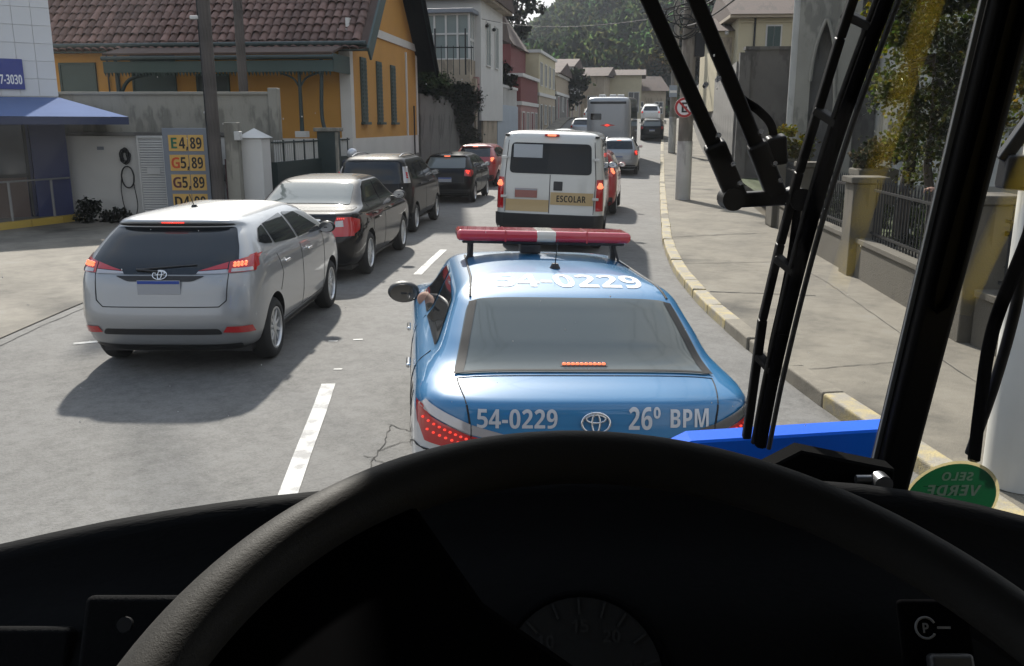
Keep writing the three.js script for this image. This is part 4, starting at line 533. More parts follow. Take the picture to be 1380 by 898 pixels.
{
  const w = thing('boundary_wall', 'stained grey concrete wall with white painted lower half behind the price sign', 'wall', -11.6, 0, 22.2);
  part('wall_face', bx(0, 5.72, 0, 3.0, -0.2, 0), M.concrete, w); part('coping', bx(-0.03, 5.76, 3.0, 3.07, -0.24, 0.05, 0.012), M.concrete, w); part('painted_panel', bx(0.2, 4.35, 0, 2.03, 0, 0.07), M.white, w); part('painted_panel', bx(4.35, 4.72, 0, 2.0, 0, 0.10), M.white, w); part('ledge', bx(0.1, 4.9, 2.03, 2.12, 0, 0.16, 0.01), M.concreteDark, w); part('end_post', bx(5.72, 5.95, 0, 3.16, -0.26, 0.06, 0.015), M.concrete, w); part('outlet_box', bx(0.62, 0.72, 0.42, 0.56, 0.07, 0.11), M.concreteDark, w); part('wall_plate', bx(0.55, 0.72, 1.55, 1.78, 0.07, 0.09), M.concreteDark, w); part('wall_plate', bx(1.5, 1.66, 1.7, 1.78, 0.07, 0.09), M.signGrey, w); part('meter_box', bx(4.5, 4.72, 0.95, 1.35, 0.1, 0.22, 0.01), M.concreteDark, w);
  const fl = part('floodlight', join([new THREE.SphereGeometry(0.07, 12, 8).scale(1.4, 0.7, 1).translate(4.25, 2.58, 0.08), rod(new THREE.Vector3(4.25, 2.6, 0), new THREE.Vector3(4.25, 2.6, 0.06), 0.015)]), M.ironPale, w);
  const lo = thing('louvred_door', 'white louvred metal door set in the wall beside the price sign', 'door', -9.1, 0, 22.1); part('door_frame', join([bx(0, 0.04, 0, 2.04, 0, 0.06), bx(0.62, 0.66, 0, 2.04, 0, 0.06), bx(0.04, 0.62, 1.99, 2.04, 0, 0.06)]), M.white, lo); for (let i = 0; i < 33; i++) { const g = bx(-0.29, 0.29, -0.025, 0.025, -0.005, 0.005); g.rotateX(-0.5); g.translate(0.33, 0.05 + i * 0.06, 0.03); part(i ? 'louvre_' + String(i).padStart(3, '0') : 'louvre', g, M.white, lo); } part('door_backing', bx(0.04, 0.62, 0, 1.99, 0.0, 0.012), M.signGrey, lo); part('notice', bx(0.2, 0.52, 1.12, 1.28, 0.05, 0.06), M.white, lo);
  // coiled air hose
  const pts = [], cx = -9.42, cy = 1.6; for (let i = 0; i < 70; i++) { const t = i / 69, a = t * 40; pts.push(V(cx + 0.13 * Math.cos(a) * (0.7 + 0.3 * Math.sin(i)), cy + 0.15 * Math.sin(a) - 0.1 * t, 22.06 - 0.03 * Math.sin(i * 1.3))); } const p2 = []; for (let i = 0; i < 50; i++) { const a = i / 49 * 25; p2.push(V(cx + 0.03 + 0.15 * Math.cos(a), 1.05 + 0.26 * Math.sin(a), 22.05 - 0.02 * Math.sin(i * 1.7))); } const loop = [V(cx - 0.1, 1.2, 22.05), V(cx - 0.16, 0.7, 22.05), V(cx - 0.08, 0.2, 22.05), V(cx + 0.08, 0.04, 22.05), V(cx + 0.2, 0.3, 22.05), V(cx + 0.16, 0.9, 22.05)];
  const h = thing('air_hose', 'black hose coiled on a hook against the white wall', 'hose', cx, 1.0, 22.06); const mv = g => g.translate(-cx, -1.0, 22.06); part('hose_coil', mv(tube(pts, 0.016, 300, 6)), M.rubber, h); part('hose_coil', mv(tube(p2, 0.013, 240, 6)), M.rubber, h); part('hose_tail', mv(tube(loop, 0.011, 60, 6)), M.rubber, h); part('hook', mv(rod(V(cx, 1.72, 22.1), V(cx, 1.7, 21.98), 0.02)), M.iron, h);
  // fuel price sign
  const s = thing('fuel_price_sign', 'grey fuel price totem with yellow digit panels by the forecourt', 'sign', -7.58, 0, 21.3); part('sign_board', bx(-0.60, 0.52, 0.05, 2.22, -0.09, 0, 0.012), M.signGrey, s); part('sign_foot', bx(-0.5, 0.4, 0, 0.05, -0.12, 0.03), M.iron, s);
  [['E', M.inkGreen, '4,', '89'], ['G', M.inkRed, '5,', '89'], ['G', M.inkWine, '5,', '89'], ['D', M.ink, '4,', '99']].forEach(([l, m, a, b], i) => { const y = 1.88 - i * 0.455; const pl = part('price_panel', bx(-0.46, -0.02, y - 0.185, y + 0.185, 0, 0.012), M.signYellow, s), pr = part('price_panel', bx(0.0, 0.36, y - 0.185, y + 0.185, 0, 0.012), M.signYellow, s); part('lettering', thickText(l, 0.25, 0.95).translate(-0.33, y, 0.013), m, pl); part('lettering', thickText(a, 0.26, 0.75).translate(-0.11, y - 0.02, 0.013), M.ink, pl); part('lettering', thickText(b, 0.26, 0.72).translate(0.18, y, 0.013), M.ink, pr); });
  const lo2 = (x, d, n, s2, label) => { const o = thing('low_shrub', label, 'plant', x, 0, d); part('foliage', leafCloud({ n: 1600, rx: n, ry: s2, rz: 0.25, size: 0.06, seed: 71 + Math.round(x * -10), clumps: 18, hollow: 0, spread: 0.4, tint: [0.05, 0.085, 0.03] }).translate(0, s2 * 0.9, 0), leafMat, o); part('stem', join([0, 1, 2].map(i => rod(new THREE.Vector3(0, 0, 0), new THREE.Vector3((i - 1) * 0.15, s2, 0), 0.015))), bark, o); };
  lo2(-10.15, 21.4, 0.3, 0.28, 'taller dark green shrub at the foot of the white wall'); lo2(-9.55, 21.5, 0.42, 0.17, 'low spreading green shrub at the foot of the white wall below the hose');
}
function utilityPole(label, x, d, h, r0, r1, mat, lean = 0, name = 'utility_pole') { const o = thing(name, label, 'pole', x, rise(d), d); const g = muv(new THREE.CylinderGeometry(r1, r0, h, 20, 6).translate(0, h / 2, 0)); part('shaft', g, mat, o); o.rotation.z = lean; return o; }
{
  const p = utilityPole('stout weathered wooden pole standing in front of the price sign', -6.72, 20.6, 9, 0.142, 0.125, M.wood, 0.006); part('camera_housing', join([bx(-0.32, -0.12, 4.55, 4.63, -0.05, 0.05, 0.02), rod(new THREE.Vector3(-0.14, 4.55, 0), new THREE.Vector3(-0.1, 4.45, 0), 0.02)]), M.white, p); part('conduit', rod(new THREE.Vector3(-0.15, 0, 0.02), new THREE.Vector3(-0.135, 9, 0.02), 0.02), M.iron, p);
  utilityPole('thin dark wooden pole behind the stout one', -7.15, 24.6, 9, 0.13, 0.11, M.wood, 0.004);
  const q = thing('meter_post', 'short grey concrete service post beside the wooden pole', 'post', -6.42, 0, 20.9); part('shaft', bx(-0.14, 0.16, 0, 2.35, -0.15, 0.15, 0.02), M.concrete, q); part('service_box', bx(0.1, 0.24, 1.95, 2.15, 0.0, 0.2, 0.015), M.ironPale, q);
  const gp = (x, d, label) => { const o = thing('gate_pillar', label, 'pillar', x, 0, d, 6); part('shaft', bx(-0.27, 0.27, 0, 2.0, -0.27, 0.27, 0.02), M.white, o); part('pillar_cap', new THREE.ConeGeometry(0.46, 0.22, 4).rotateY(Math.PI / 4).translate(0, 2.11, 0), M.white, o); };
  gp(-6.02, 21.3, 'white gate pillar with pyramid cap next to the dark red gate');
  const gt = thing('metal_gate', 'dark red metal gate between wooden pole and white pillar', 'gate', -6.85, 0, 21.6); for (let i = 0; i < 6; i++) part(i ? 'gate_board_' + String(i).padStart(3, '0') : 'gate_board', bx(i * 0.1, i * 0.1 + 0.094, 0.08, 1.5, -0.02, 0.02, 0.004), std(C(0.07, 0.018, 0.02), 0.6), gt); part('gate_frame', join([bx(0, 0.6, 0.2, 0.26, -0.05, -0.02), bx(0, 0.6, 1.3, 1.36, -0.05, -0.02)]), M.iron, gt);
}
// ------------------------------------------------------------------ yellow house (local frame: x = 0 is the street front, -z runs up the street)
{
  const h = thing('yellow_house', 'ochre yellow house with brown tiled roof, green trim and a porch', 'house', -4.75, 0, 27, 6.3), L = 9.2, E = 4.9, ridge = 9.4, Wd = 14;
  const gable = (y0, pad, x0, x1) => { const s = new THREE.Shape([[0, y0], [L, y0], [L, E], [L / 2, ridge - 0.4], [0, E]].map(p => new THREE.Vector2(...p))); const g = new THREE.ExtrudeGeometry(s, { depth: x1 - x0, bevelEnabled: false }); g.rotateY(Math.PI / 2); g.translate(x0, 0, 0); return g; };
  part('wall', muv(gable(1.9, 0, -Wd, 0)), M.ochre, h); part('painted_base', bx(-Wd, 0.03, 1.22, 1.9, 0.03, -L - 0.01), M.white, h); part('plinth', bx(-Wd, 0.02, -0.2, 1.22, 0.02, -L), M.concreteDark, h);
  part('corner_trim', bx(-0.28, 0.045, 1.9, E + 0.1, 0.045, -0.28), M.white, h); part('corner_trim', bx(-0.1, 0.045, 1.9, E, -L + 1.9, -L + 1.75), M.white, h); part('corner_trim', bx(-0.1, 0.045, 1.9, E, -L + 0.12, -L - 0.02), M.white, h); part('gable_band', bx(-0.05, 0.06, 5.05, 5.3, 0.0, -L), M.white, h);
  [1.15, 3.05, 4.95].forEach(z => { const w = part('window', bx(-0.05, 0.05, 2.38, 4.3, -z, -z - 0.62), M.shutter, h); part('window_sill', bx(0, 0.14, 2.3, 2.38, -z + 0.06, -z - 0.68, 0.01), M.greenTrim, w); const sl = []; for (let i = 0; i < 15; i++) sl.push(bx(0.05, 0.075, 2.46 + i * 0.12, 2.53 + i * 0.12, -z - 0.06, -z - 0.29), bx(0.05, 0.075, 2.46 + i * 0.12, 2.53 + i * 0.12, -z - 0.33, -z - 0.56)); const lv = part('shutter_louvres', join(sl), M.greenTrim, w); lv.userData.kind = 'stuff'; });
  part('gas_pipe', rod(new THREE.Vector3(0.1, 0.2, -L + 1.0), new THREE.Vector3(0.1, 3, -L + 1.0), 0.03), M.iron, h);
  // main roof: deck with overlapping tiles on the slope towards the bus, barge boards on the gable
  const slope = Math.atan2(ridge - E, L / 2), len = Math.hypot(ridge - E, L / 2) + 0.75, deck = (sgn) => { const g = bx(-Wd - 0.5, 0.75, -0.06, 0.06, 0, -len); g.rotateX(slope); if (sgn < 0) { g.scale(1, 1, -1); g.index && 0; } g.translate(0, ridge - len * Math.sin(slope), sgn > 0 ? -L / 2 + len * Math.cos(slope) : -L / 2 - len * Math.cos(slope)); return muv(g); };
  part('roof', deck(1), M.roofBase, h); part('roof', deck(-1), M.roofBase, h);
  const tg = new THREE.CylinderGeometry(0.115, 0.135, 0.42, 8, 1, true, -Math.PI / 2, Math.PI).rotateX(-Math.PI / 2).rotateZ(0); const nx = Math.floor((Wd + 1.2) / 0.25), ny = 15, inst = new THREE.InstancedMesh(tg, std(C(1), 0.85, { side: THREE.DoubleSide }), nx * ny), r = rng(8), m4 = new THREE.Matrix4(), qq = new THREE.Quaternion(), qd = new THREE.Quaternion().setFromEuler(new THREE.Euler(slope, 0, 0)), e0 = new THREE.Vector3(0, ridge - len * Math.sin(slope), -L / 2 + len * Math.cos(slope));
  let k = 0; for (let j = 0; j < ny; j++) for (let i = 0; i < nx; i++) { const a = new THREE.Vector3(-Wd - 0.4 + i * 0.25, 0.03 + r() * 0.015, -0.12 - j * 0.33).applyQuaternion(qd).add(e0); qq.setFromEuler(new THREE.Euler(slope - 0.04 - 0.08 * r(), (r() - 0.5) * 0.09, (r() - 0.5) * 0.06)); m4.compose(a, qq, new THREE.Vector3(1, 0.9 + 0.25 * r(), 1)); inst.setMatrixAt(k, m4); const t = 0.55 + 1.0 * r() * fbm(i * 0.3, j * 0.3 + 9, 3) + 0.2 * fbm(i * 0.15 + 7, j * 0.2, 2); inst.setColorAt(k++, C(0.165 * t, 0.098 * t, 0.080 * t)); } inst.name = 'roof_tiles'; inst.userData.kind = 'stuff'; inst.castShadow = inst.receiveShadow = true; h.add(inst);
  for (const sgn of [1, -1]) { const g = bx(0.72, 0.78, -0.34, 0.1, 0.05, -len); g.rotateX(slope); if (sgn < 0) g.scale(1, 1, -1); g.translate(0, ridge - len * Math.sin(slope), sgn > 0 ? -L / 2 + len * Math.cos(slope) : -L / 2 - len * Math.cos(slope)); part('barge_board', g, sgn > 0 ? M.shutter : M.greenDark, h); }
  part('eave_board', bx(-Wd, 0.7, E - 0.55, E - 0.38, 0.55, 0.5), M.greenTrim, h); part('gutter', rod(new THREE.Vector3(-Wd, E - 0.36, 0.62), new THREE.Vector3(0.7, E - 0.36, 0.62), 0.07), M.greenDark, h);
  // porch: lean-to roof with a fretted valance, post and railing wall
  const pr = part('porch_roof', bx(-6.6, 0.02, 0, 0.06, 0, 1.7).rotateX(0.22).translate(0, 4.55, 0), M.roofBase, h); part('valance', bx(-6.6, 0.04, 3.72, 4.02, 1.62, 1.67), M.greenTrim, pr); const vt = []; for (let i = 0; i < 66; i++) vt.push(new THREE.ConeGeometry(0.05, 0.13, 3).rotateX(Math.PI).translate(-6.55 + i * 0.1, 3.66, 1.645)); part('valance_teeth', join(vt), M.greenTrim, pr).userData.kind = 'stuff'; part('porch_gutter', rod(new THREE.Vector3(-6.6, 4.1, 1.72), new THREE.Vector3(0.08, 4.1, 1.72), 0.06), M.greenDark, pr); part('valance', bx(0.0, 0.05, 3.72, 4.2, 0.05, 1.62), M.greenTrim, pr);
  part('drain_pipe', tube([new THREE.Vector3(-0.33, 4.05, 1.5), new THREE.Vector3(-0.33, 2.2, 1.5), new THREE.Vector3(-0.05, 1.9, 1.5), new THREE.Vector3(-0.02, 0.6, 1.5)], 0.055, 30, 8), M.greenDark, h);
  const post = part('porch_post', new THREE.CylinderGeometry(0.045, 0.06, 1.75, 10).translate(-0.98, 2.95, 1.5), M.greenDark, h); part('post_base', bx(-1.14, -0.82, 1.95, 2.12, 1.36, 1.66, 0.01), M.white, post); const br = a => tube([new THREE.Vector3(-0.98, 3.3, 1.5), new THREE.Vector3(-0.98 + a * 0.18, 3.55, 1.5), new THREE.Vector3(-0.98 + a * 0.55, 3.7, 1.5)], 0.03, 12, 6); part('post_bracket', join([br(1), br(-1)]), M.greenDark, post);
  const post2 = part('porch_post', new THREE.CylinderGeometry(0.06, 0.07, 1.75, 10).translate(-6.3, 2.95, 1.5), M.greenDark, h); const br2 = (a) => tube([new THREE.Vector3(-6.3, 3.0, 1.5), new THREE.Vector3(-6.2 + a * 0.2, 3.5, 1.5), new THREE.Vector3(-6.2 + a * 0.9, 3.7, 1.5)], 0.05, 12, 6); part('post_bracket', br2(1), M.greenDark, post2);
  // openings on the side towards the bus
  const op = (x0, x1, y0, y1, m = M.shutter, nm = 'window') => { const w = part(nm, bx(x0, x1, y0, y1, 0, 0.04), m, h); part('window_frame', join([bx(x0 - 0.06, x0, y0, y1 + 0.06, 0, 0.07), bx(x1, x1 + 0.06, y0, y1 + 0.06, 0, 0.07), bx(x0, x1, y1, y1 + 0.06, 0, 0.07)]), M.greenTrim, w); };
  op(-8.9, -7.85, 2.9, 4.05); op(-6.6, -5.35, 2.0, 4.3); op(-4.6, -3.7, 2.0, 3.7, M.greenDark, 'door'); part('cable', rod(new THREE.Vector3(-7.4, 2, 0.06), new THREE.Vector3(-7.4, 4.3, 0.06), 0.025), M.iron, h); part('drain_pipe', rod(new THREE.Vector3(-7.12, 2, 0.08), new THREE.Vector3(-7.12, 4.4, 0.08), 0.05), M.greenDark, h); part('porch_floor', bx(-6.6, -0.1, 0.0, 1.1, 0.02, 1.6), M.concreteDark, h);
  // street fence on a green base wall
  const f = thing('street_fence', 'dark green fence wall with pale iron bars in front of the yellow house', 'fence', -5.72, 0, 21.7, 10.5); part('base_wall', bx(-0.1, 0.1, 0, 1.42, 0, -5.1), M.greenDark, f); part('top_rail', bx(-0.03, 0.03, 1.86, 1.9, 0, -5.1), M.greenDark, f); for (let i = 0; i < 40; i++) part(i ? 'bar_' + String(i).padStart(3, '0') : 'bar', bx(-0.014, 0.014, 1.42, 1.93, -0.1 - i * 0.125, -0.135 - i * 0.125), i % 5 === 4 ? M.greenDark : M.ironPale, f);
  const fp = thing('fence_pillar', 'dark green fence pillar with pale cap below the porch post', 'pillar', -4.95, 0, 24.6, 6); part('shaft', bx(-0.25, 0.25, 0, 2.12, -0.25, 0.25, 0.02), M.greenDark, fp); part('pillar_cap', bx(-0.32, 0.32, 2.12, 2.22, -0.32, 0.32, 0.02), M.concrete, fp); part('trim', bx(0.25, 0.30, 0, 2.1, 0.1, 0.25), M.concrete, fp);
}
console.log('yellow house');
// ------------------------------------------------------------------ houses further up the street
const frame = (d, dx = 0) => [plotX(d) + dx, rise(d), d];
function roofPrism(x0, x1, z0, z1, y, rise_, over = 0.4, alongX = false) { const s = alongX ? [[z1 - over, y], [(z0 + z1) / 2, y + rise_], [z0 + over, y]] : [[x0 - over, y], [(x0 + x1) / 2, y + rise_], [x1 + over, y]]; const sh = new THREE.Shape(s.map(p => new THREE.Vector2(alongX ? -p[0] : p[0], p[1]))); const g = new THREE.ExtrudeGeometry(sh, { depth: alongX ? x1 - x0 + 2 * over : z0 - z1 + 2 * over, bevelEnabled: false }); if (alongX) { g.rotateY(Math.PI / 2); g.translate(x0 - over, 0, 0); } else g.translate(0, 0, z1 - over); return muv(g); }
function windowOn(house, axis, a0, a1, y0, y1, at, mat = M.winDark, frameMat = M.white, bars = true) {
  const B = (p, q, r0, r1, t0, t1) => axis === 'z' ? bx(p, q, r0, r1, at + t0, at + t1) : bx(at + t0, at + t1, r0, r1, -p, -q);
  const w = part('window', B(a0, a1, y0, y1, -0.02, 0.02), mat, house), t = 0.07; part('window_frame', join([B(a0 - t, a0, y0 - t, y1 + t, -0.02, 0.06), B(a1, a1 + t, y0 - t, y1 + t, -0.02, 0.06), B(a0, a1, y1, y1 + t, -0.02, 0.06), B(a0, a1, y0 - t, y0, -0.02, 0.08), ...(bars ? [B((a0 + a1) / 2 - 0.03, (a0 + a1) / 2 + 0.03, y0, y1, 0.0, 0.05)] : [])]), frameMat, w); return w;
}
function doorOn(house, a0, a1, y0, y1, at, mat) { const d = part('door', bx(at - 0.02, at + 0.03, y0, y1, -a0, -a1), mat, house); part('door_frame', join([bx(at - 0.02, at + 0.06, y0, y1, -a0 + 0.08, -a0), bx(at - 0.02, at + 0.06, y0, y1, -a1, -a1 - 0.08), bx(at - 0.02, at + 0.06, y1, y1 + 0.08, -a0 + 0.08, -a1 - 0.08)]), M.white, d); }
{
  const w = thing('retaining_wall', 'dark grey retaining wall below the hedge next to the yellow house', 'wall', ...frame(36.6), 12); part('wall_face', bx(-5, 0, -0.3, 3.5, 0, -8.6), M.concreteDark, w); part('wall_face', bx(-6, -0.8, 3.5, 4.2, -0.5, -8.4), M.concreteDark, w);
  const hg = thing('hedge', 'dark clipped hedge spilling over the grey retaining wall', 'hedge', ...frame(36.6), 12); const hp = []; for (let i = 0; i < 6; i++) hp.push(leafCloud({ n: 3000, rx: 0.75, ry: 0.75, rz: 0.9, size: 0.1, seed: 90 + i, clumps: 40, hollow: 0.2, spread: 0.35, tint: [0.075, 0.12, 0.05] }).translate(-0.5 + (i > 3 ? 0.3 : 0), 4.0 - i * 0.13, -0.8 - i * 1.35)); for (let i = 0; i < 4; i++) hp.push(leafCloud({ n: 2600, rx: 0.45, ry: 0.9, rz: 0.7, size: 0.1, seed: 120 + i, clumps: 40, hollow: 0.1, spread: 0.35, tint: [0.075, 0.12, 0.05] }).translate(0.12, 2.9 - i * 0.75, -5.6 - i * 0.8)); part('foliage', mergeGeometries(hp), farLeaf, hg); part('stem', join([0, 1, 2, 3, 4].map(i => rod(new THREE.Vector3(-0.6, 3.4, -0.8 - i * 1.6), new THREE.Vector3(-0.5, 4.1, -0.8 - i * 1.6), 0.05))), bark, hg);
  const tf = thing('terrace_fence', 'thin dark iron railing standing above the hedge', 'railing', -4.6, 4.4, 40, 0); for (let i = 0; i < 12; i++) part(i ? 'bar_' + String(i).padStart(3, '0') : 'bar', rod(new THREE.Vector3(i * 0.26, 0, 0), new THREE.Vector3(i * 0.26, i % 5 === 0 ? 1.9 : 1.2, 0), i % 5 === 0 ? 0.035 : 0.015), M.iron, tf); part('rail', bx(-0.05, 2.95, 1.1, 1.15, -0.02, 0.02), M.iron, tf);
}
{
  const h = thing('white_bay_house', 'white upper house with glazed corner bay above the hedge', 'house', -1.55, 0, 46.5, 9);
  part('wall', bx(-7, 0, 2.5, 8.3, 0, -6.5), M.white, h); part('terrace_wall', bx(-3.3, -0.3, 2.0, 5.4, 1.3, 0), M.beige, h); part('wall', bx(-4.0, -3.2, 2.5, 8.0, 0.9, 0), M.white, h);
  const bay = part('bay', bx(-3.2, -0.35, 5.4, 7.55, 0.0, 1.2), M.winPale, h); part('bay_roof', bx(-3.5, -0.1, 7.55, 7.75, -0.02, 1.5, 0.02), M.signGrey, bay); const bars = []; for (let i = 0; i <= 5; i++) { const x = -3.2 + i * 0.57; bars.push(bx(x - 0.045, x + 0.045, 5.4, 7.55, 1.16, 1.26)); } for (const y of [5.42, 6.6, 7.5]) bars.push(bx(-3.2, -0.35, y - 0.04, y + 0.04, 1.18, 1.25)); for (const z of [0.1, 0.65, 1.2]) bars.push(bx(-0.4, -0.3, 5.4, 7.55, z - 0.05, z + 0.05)); bars.push(bx(-0.38, -0.31, 6.3, 6.4, 0, 1.2)); part('bay_frame', join(bars), M.white, bay);
  windowOn(h, 'x', 1.4, 2.5, 5.3, 7.4, 0, M.winPale); windowOn(h, 'x', 3.9, 4.9, 5.3, 7.4, 0, M.winPale); part('eave', bx(-7.4, 0.5, 8.3, 8.42, 0.5, -7), M.beige, h); part('roof', roofPrism(-7, 0, 0, -6.5, 8.42, 2.6, 0.6, true), M.roofBase, h); for (const z of [-1.2, -3.2]) part('wall_lamp', new THREE.SphereGeometry(0.1, 8, 6).translate(0.1, 7.2, z), M.iron, h);
  const g = thing('garden_gate', 'dark gate between a tall pale pillar and a stone wall', 'gate', ...frame(45.6), 9); part('gate_pillar', bx(-0.3, 0, 0, 4.4, 0, -0.4), M.beige, g); const gl = part('gate_leaf', bx(-0.1, -0.04, 0, 3.2, -0.4, -1.5), M.wood, g); const gb = []; for (let i = 0; i < 5; i++) gb.push(bx(-0.04, -0.01, 0.1, 3.1, -0.5 - i * 0.21, -0.62 - i * 0.21)); part('gate_boards', join(gb), M.iron, gl); part('lintel', bx(-0.3, 0.02, 3.2, 4.5, -0.4, -1.6), M.pink, g);
  const sw = thing('stone_wall', 'beige stone wall topped with pink render next to the dark gate', 'wall', ...frame(47.3), 9); part('wall_face', bx(-0.4, 0, -0.2, 2.9, 0, -4.2), M.beige, sw); part('wall_top', bx(-0.4, 0.02, 2.9, 4.3, 0, -4.2), M.pink, sw);
  const bw = thing('pale_blue_wall', 'pale blue grey garden wall with white balusters on top', 'wall', ...frame(51.6), 9); part('wall_face', bx(-0.3, 0, -0.2, 3.1, 0, -7.6), M.blueGrey, bw); part('rail', bx(-0.25, 0.0, 4.1, 4.25, 0, -7.6), M.white, bw); for (let i = 0; i < 16; i++) part(i ? 'baluster_' + String(i).padStart(3, '0') : 'baluster', bx(-0.2, -0.05, 3.1, 4.1, -0.1 - i * 0.47, -0.32 - i * 0.47), M.white, bw);
}
{
  const h = thing('pink_back_house', 'pale pink house with dark balcony set back above the blue grey wall', 'house', plotX(53) - 1.0, 0, 53, 9); part('wall', bx(-6, 0, 2, 7.3, 0, -6), M.white, h); part('gable_band', bx(-0.02, 0.06, 6.3, 7.2, 0, -6), M.pink, h); windowOn(h, 'x', 0.8, 1.7, 4.4, 6.2, 0, M.winPale); windowOn(h, 'x', 3, 3.9, 4.4, 6.2, 0, M.winPale); part('roof', roofPrism(-6, 0, 0, -6, 7.3, 2.2, 0.5, true), M.roofBase, h); const b = part('balcony', bx(0, 0.8, 4.1, 4.25, -2.4, -4.6), M.concreteDark, h); const ps = []; for (let i = 0; i < 12; i++) ps.push(rod(new THREE.Vector3(0.75, 4.25, -2.45 - i * 0.19), new THREE.Vector3(0.75, 5.2, -2.45 - i * 0.19), 0.015)); ps.push(bx(0.72, 0.78, 5.2, 5.25, -2.4, -4.6)); part('balcony_rail', join(ps), M.iron, b);
  const bush = thing('terrace_bush', 'dark green terrace bush beside the balcony above the blue grey wall', 'plant', plotX(56) - 0.3, rise(56) + 4.0, 56); part('foliage', leafCloud({ n: 900, rx: 0.6, ry: 0.8, rz: 1.2, size: 0.17, seed: 190, clumps: 30, hollow: 0.1, spread: 0.4, tint: [0.075, 0.12, 0.05] }).translate(0, 0.6, 0), farLeaf, bush); part('stem', rod(new THREE.Vector3(0, 0, 0), new THREE.Vector3(0, 0.7, 0), 0.05), bark, bush);
}
function rowHouse(label, d, len, hh, lowMat, upMat, split, opts = {}) {
  const h = thing('row_house', label, 'house', plotX(d), rise(d) - 0.3, d, opts.heading ?? 9.1); const w = opts.w || 8; part('wall', bx(-w, 0, 0, split, 0, -len), lowMat, h); part('wall', bx(-w, -0.012, split, hh, -0.012, -len + 0.012), upMat, h); part('string_course', bx(-w, 0.08, split - 0.12, split + 0.12, 0.06, -len - 0.02), M.white, h); part('cornice', bx(-w, 0.16, hh - 0.02, hh + 0.2, 0.12, -len - 0.04), opts.corn || M.white, h);
  const n = opts.bays || 2, st = len / n; for (let i = 0; i < n; i++) { const c = (i + 0.5) * st; if (i % 2 === 0) doorOn(h, c - 0.5, c + 0.5, 0.3, Math.min(2.6, split - 0.3), 0, opts.door || M.redWall); else windowOn(h, 'x', c - 0.5, c + 0.5, 1.2, Math.min(2.6, split - 0.3), 0, M.winDark); if (hh - split > 2.2) windowOn(h, 'x', c - 0.5, c + 0.5, split + 0.7, Math.min(split + 2.3, hh - 0.4), 0, M.winDark); }
  if (opts.side) for (const [a, b, y0, y1] of opts.side) windowOn(h, 'z', a, b, y0, y1, 0, M.winDark);
  if (opts.roof) part('roof', roofPrism(-w, 0, 0, -len, hh + 0.2, opts.roof, 0.4, opts.along ?? true), M.roofBase, h); return h;
}
rowHouse('low pink row house with white band and dark red doors beyond the blue grey wall', 60.5, 8.5, 4.9, M.pink, M.redWall, 3.2, { bays: 4 });
{ const o = thing('red_block_house', 'tall house with dark red flank and white gable above the pink row house', 'house', plotX(62) - 0.9, rise(62), 62.4, 9); part('wall', bx(-7, 0, 2.5, 6.7, 0, -7), M.redWall, o); part('gable', muv(extrude([[-4.4, 0], [0.1, 0], [-2, 3.0]], 6.8).translate(0, 6.7, -6.9)), M.white, o); part('roof', (() => { const g = mergeGeometries([muv(bx(0, 3.9, -0.05, 0.05, 0.4, -7.4).rotateZ(Math.PI - 0.955).translate(0.2, 6.6, 0)), muv(bx(-0.0, 4.1, -0.05, 0.05, 0.4, -7.4).rotateZ(0.87).translate(-4.6, 6.55, 0))]); return g; })(), M.roofBase, o); }
rowHouse('cream row house with pale upper wall beyond the pink one', 69.5, 11, 6.4, M.beige, M.cream, 3.4, { bays: 4, door: M.wood });
rowHouse('grey weathered row house with tiled roof beyond the cream one', 81, 12, 4.2, M.concreteDark, M.beige, 2.7, { bays: 3, roof: 1.2, w: 6 });
rowHouse('white row house with brown roof next to the bend', 94, 13, 5.2, M.beige, M.white, 2.8, { bays: 3, roof: 1.2, w: 6, side: [[-2, -1, 3.3, 4.5]] });
{
  const ye = (label, x, d, w, y0, hh, mat, rf, hd, wins) => { const o = thing('bend_house', label, 'house', x, y0, d, hd); part('wall', bx(-w / 2, w / 2, -3, hh, 0, -8), mat, o); part('roof', roofPrism(-w / 2, w / 2, 0, -8, hh, rf, 0.5, true), M.roofBase, o); for (const [a, b, y, y2] of wins) windowOn(o, 'z', a, b, y, y2, 0, M.winDark, M.white); };
  ye('beige house at the bend with an arched window above the minibus', 13.0, 112, 5.4, 2.9, 5.2, M.cream, 0.9, 8, [[-2.5, -1.3, 1, 2.8], [1.2, 2.4, 0.9, 3.2]]); ye('sandy gabled house at the bend right of the beige one', 17.6, 118, 4.4, 2.9, 3.6, M.beige, 2.0, -8, [[-1.8, -0.8, 0.8, 2.2], [0.8, 1.8, 0.8, 2.2]]); ye('white house with dark roof at the bend left of the beige one', 8.3, 108, 5, 2.9, 4.9, M.beige, 1.2, 14, [[-2, -1, 1, 2.6], [0.6, 1.6, 1, 2.6]]); ye('brown roofed low house closing the street at the top of the rise', 27.5, 128, 9, 2.9, 3.2, M.concreteDark, 2.4, -4, [[-2, -1, 0.6, 1.8], [1.4, 2.4, 0.6, 1.8]]);
}
console.log('houses');
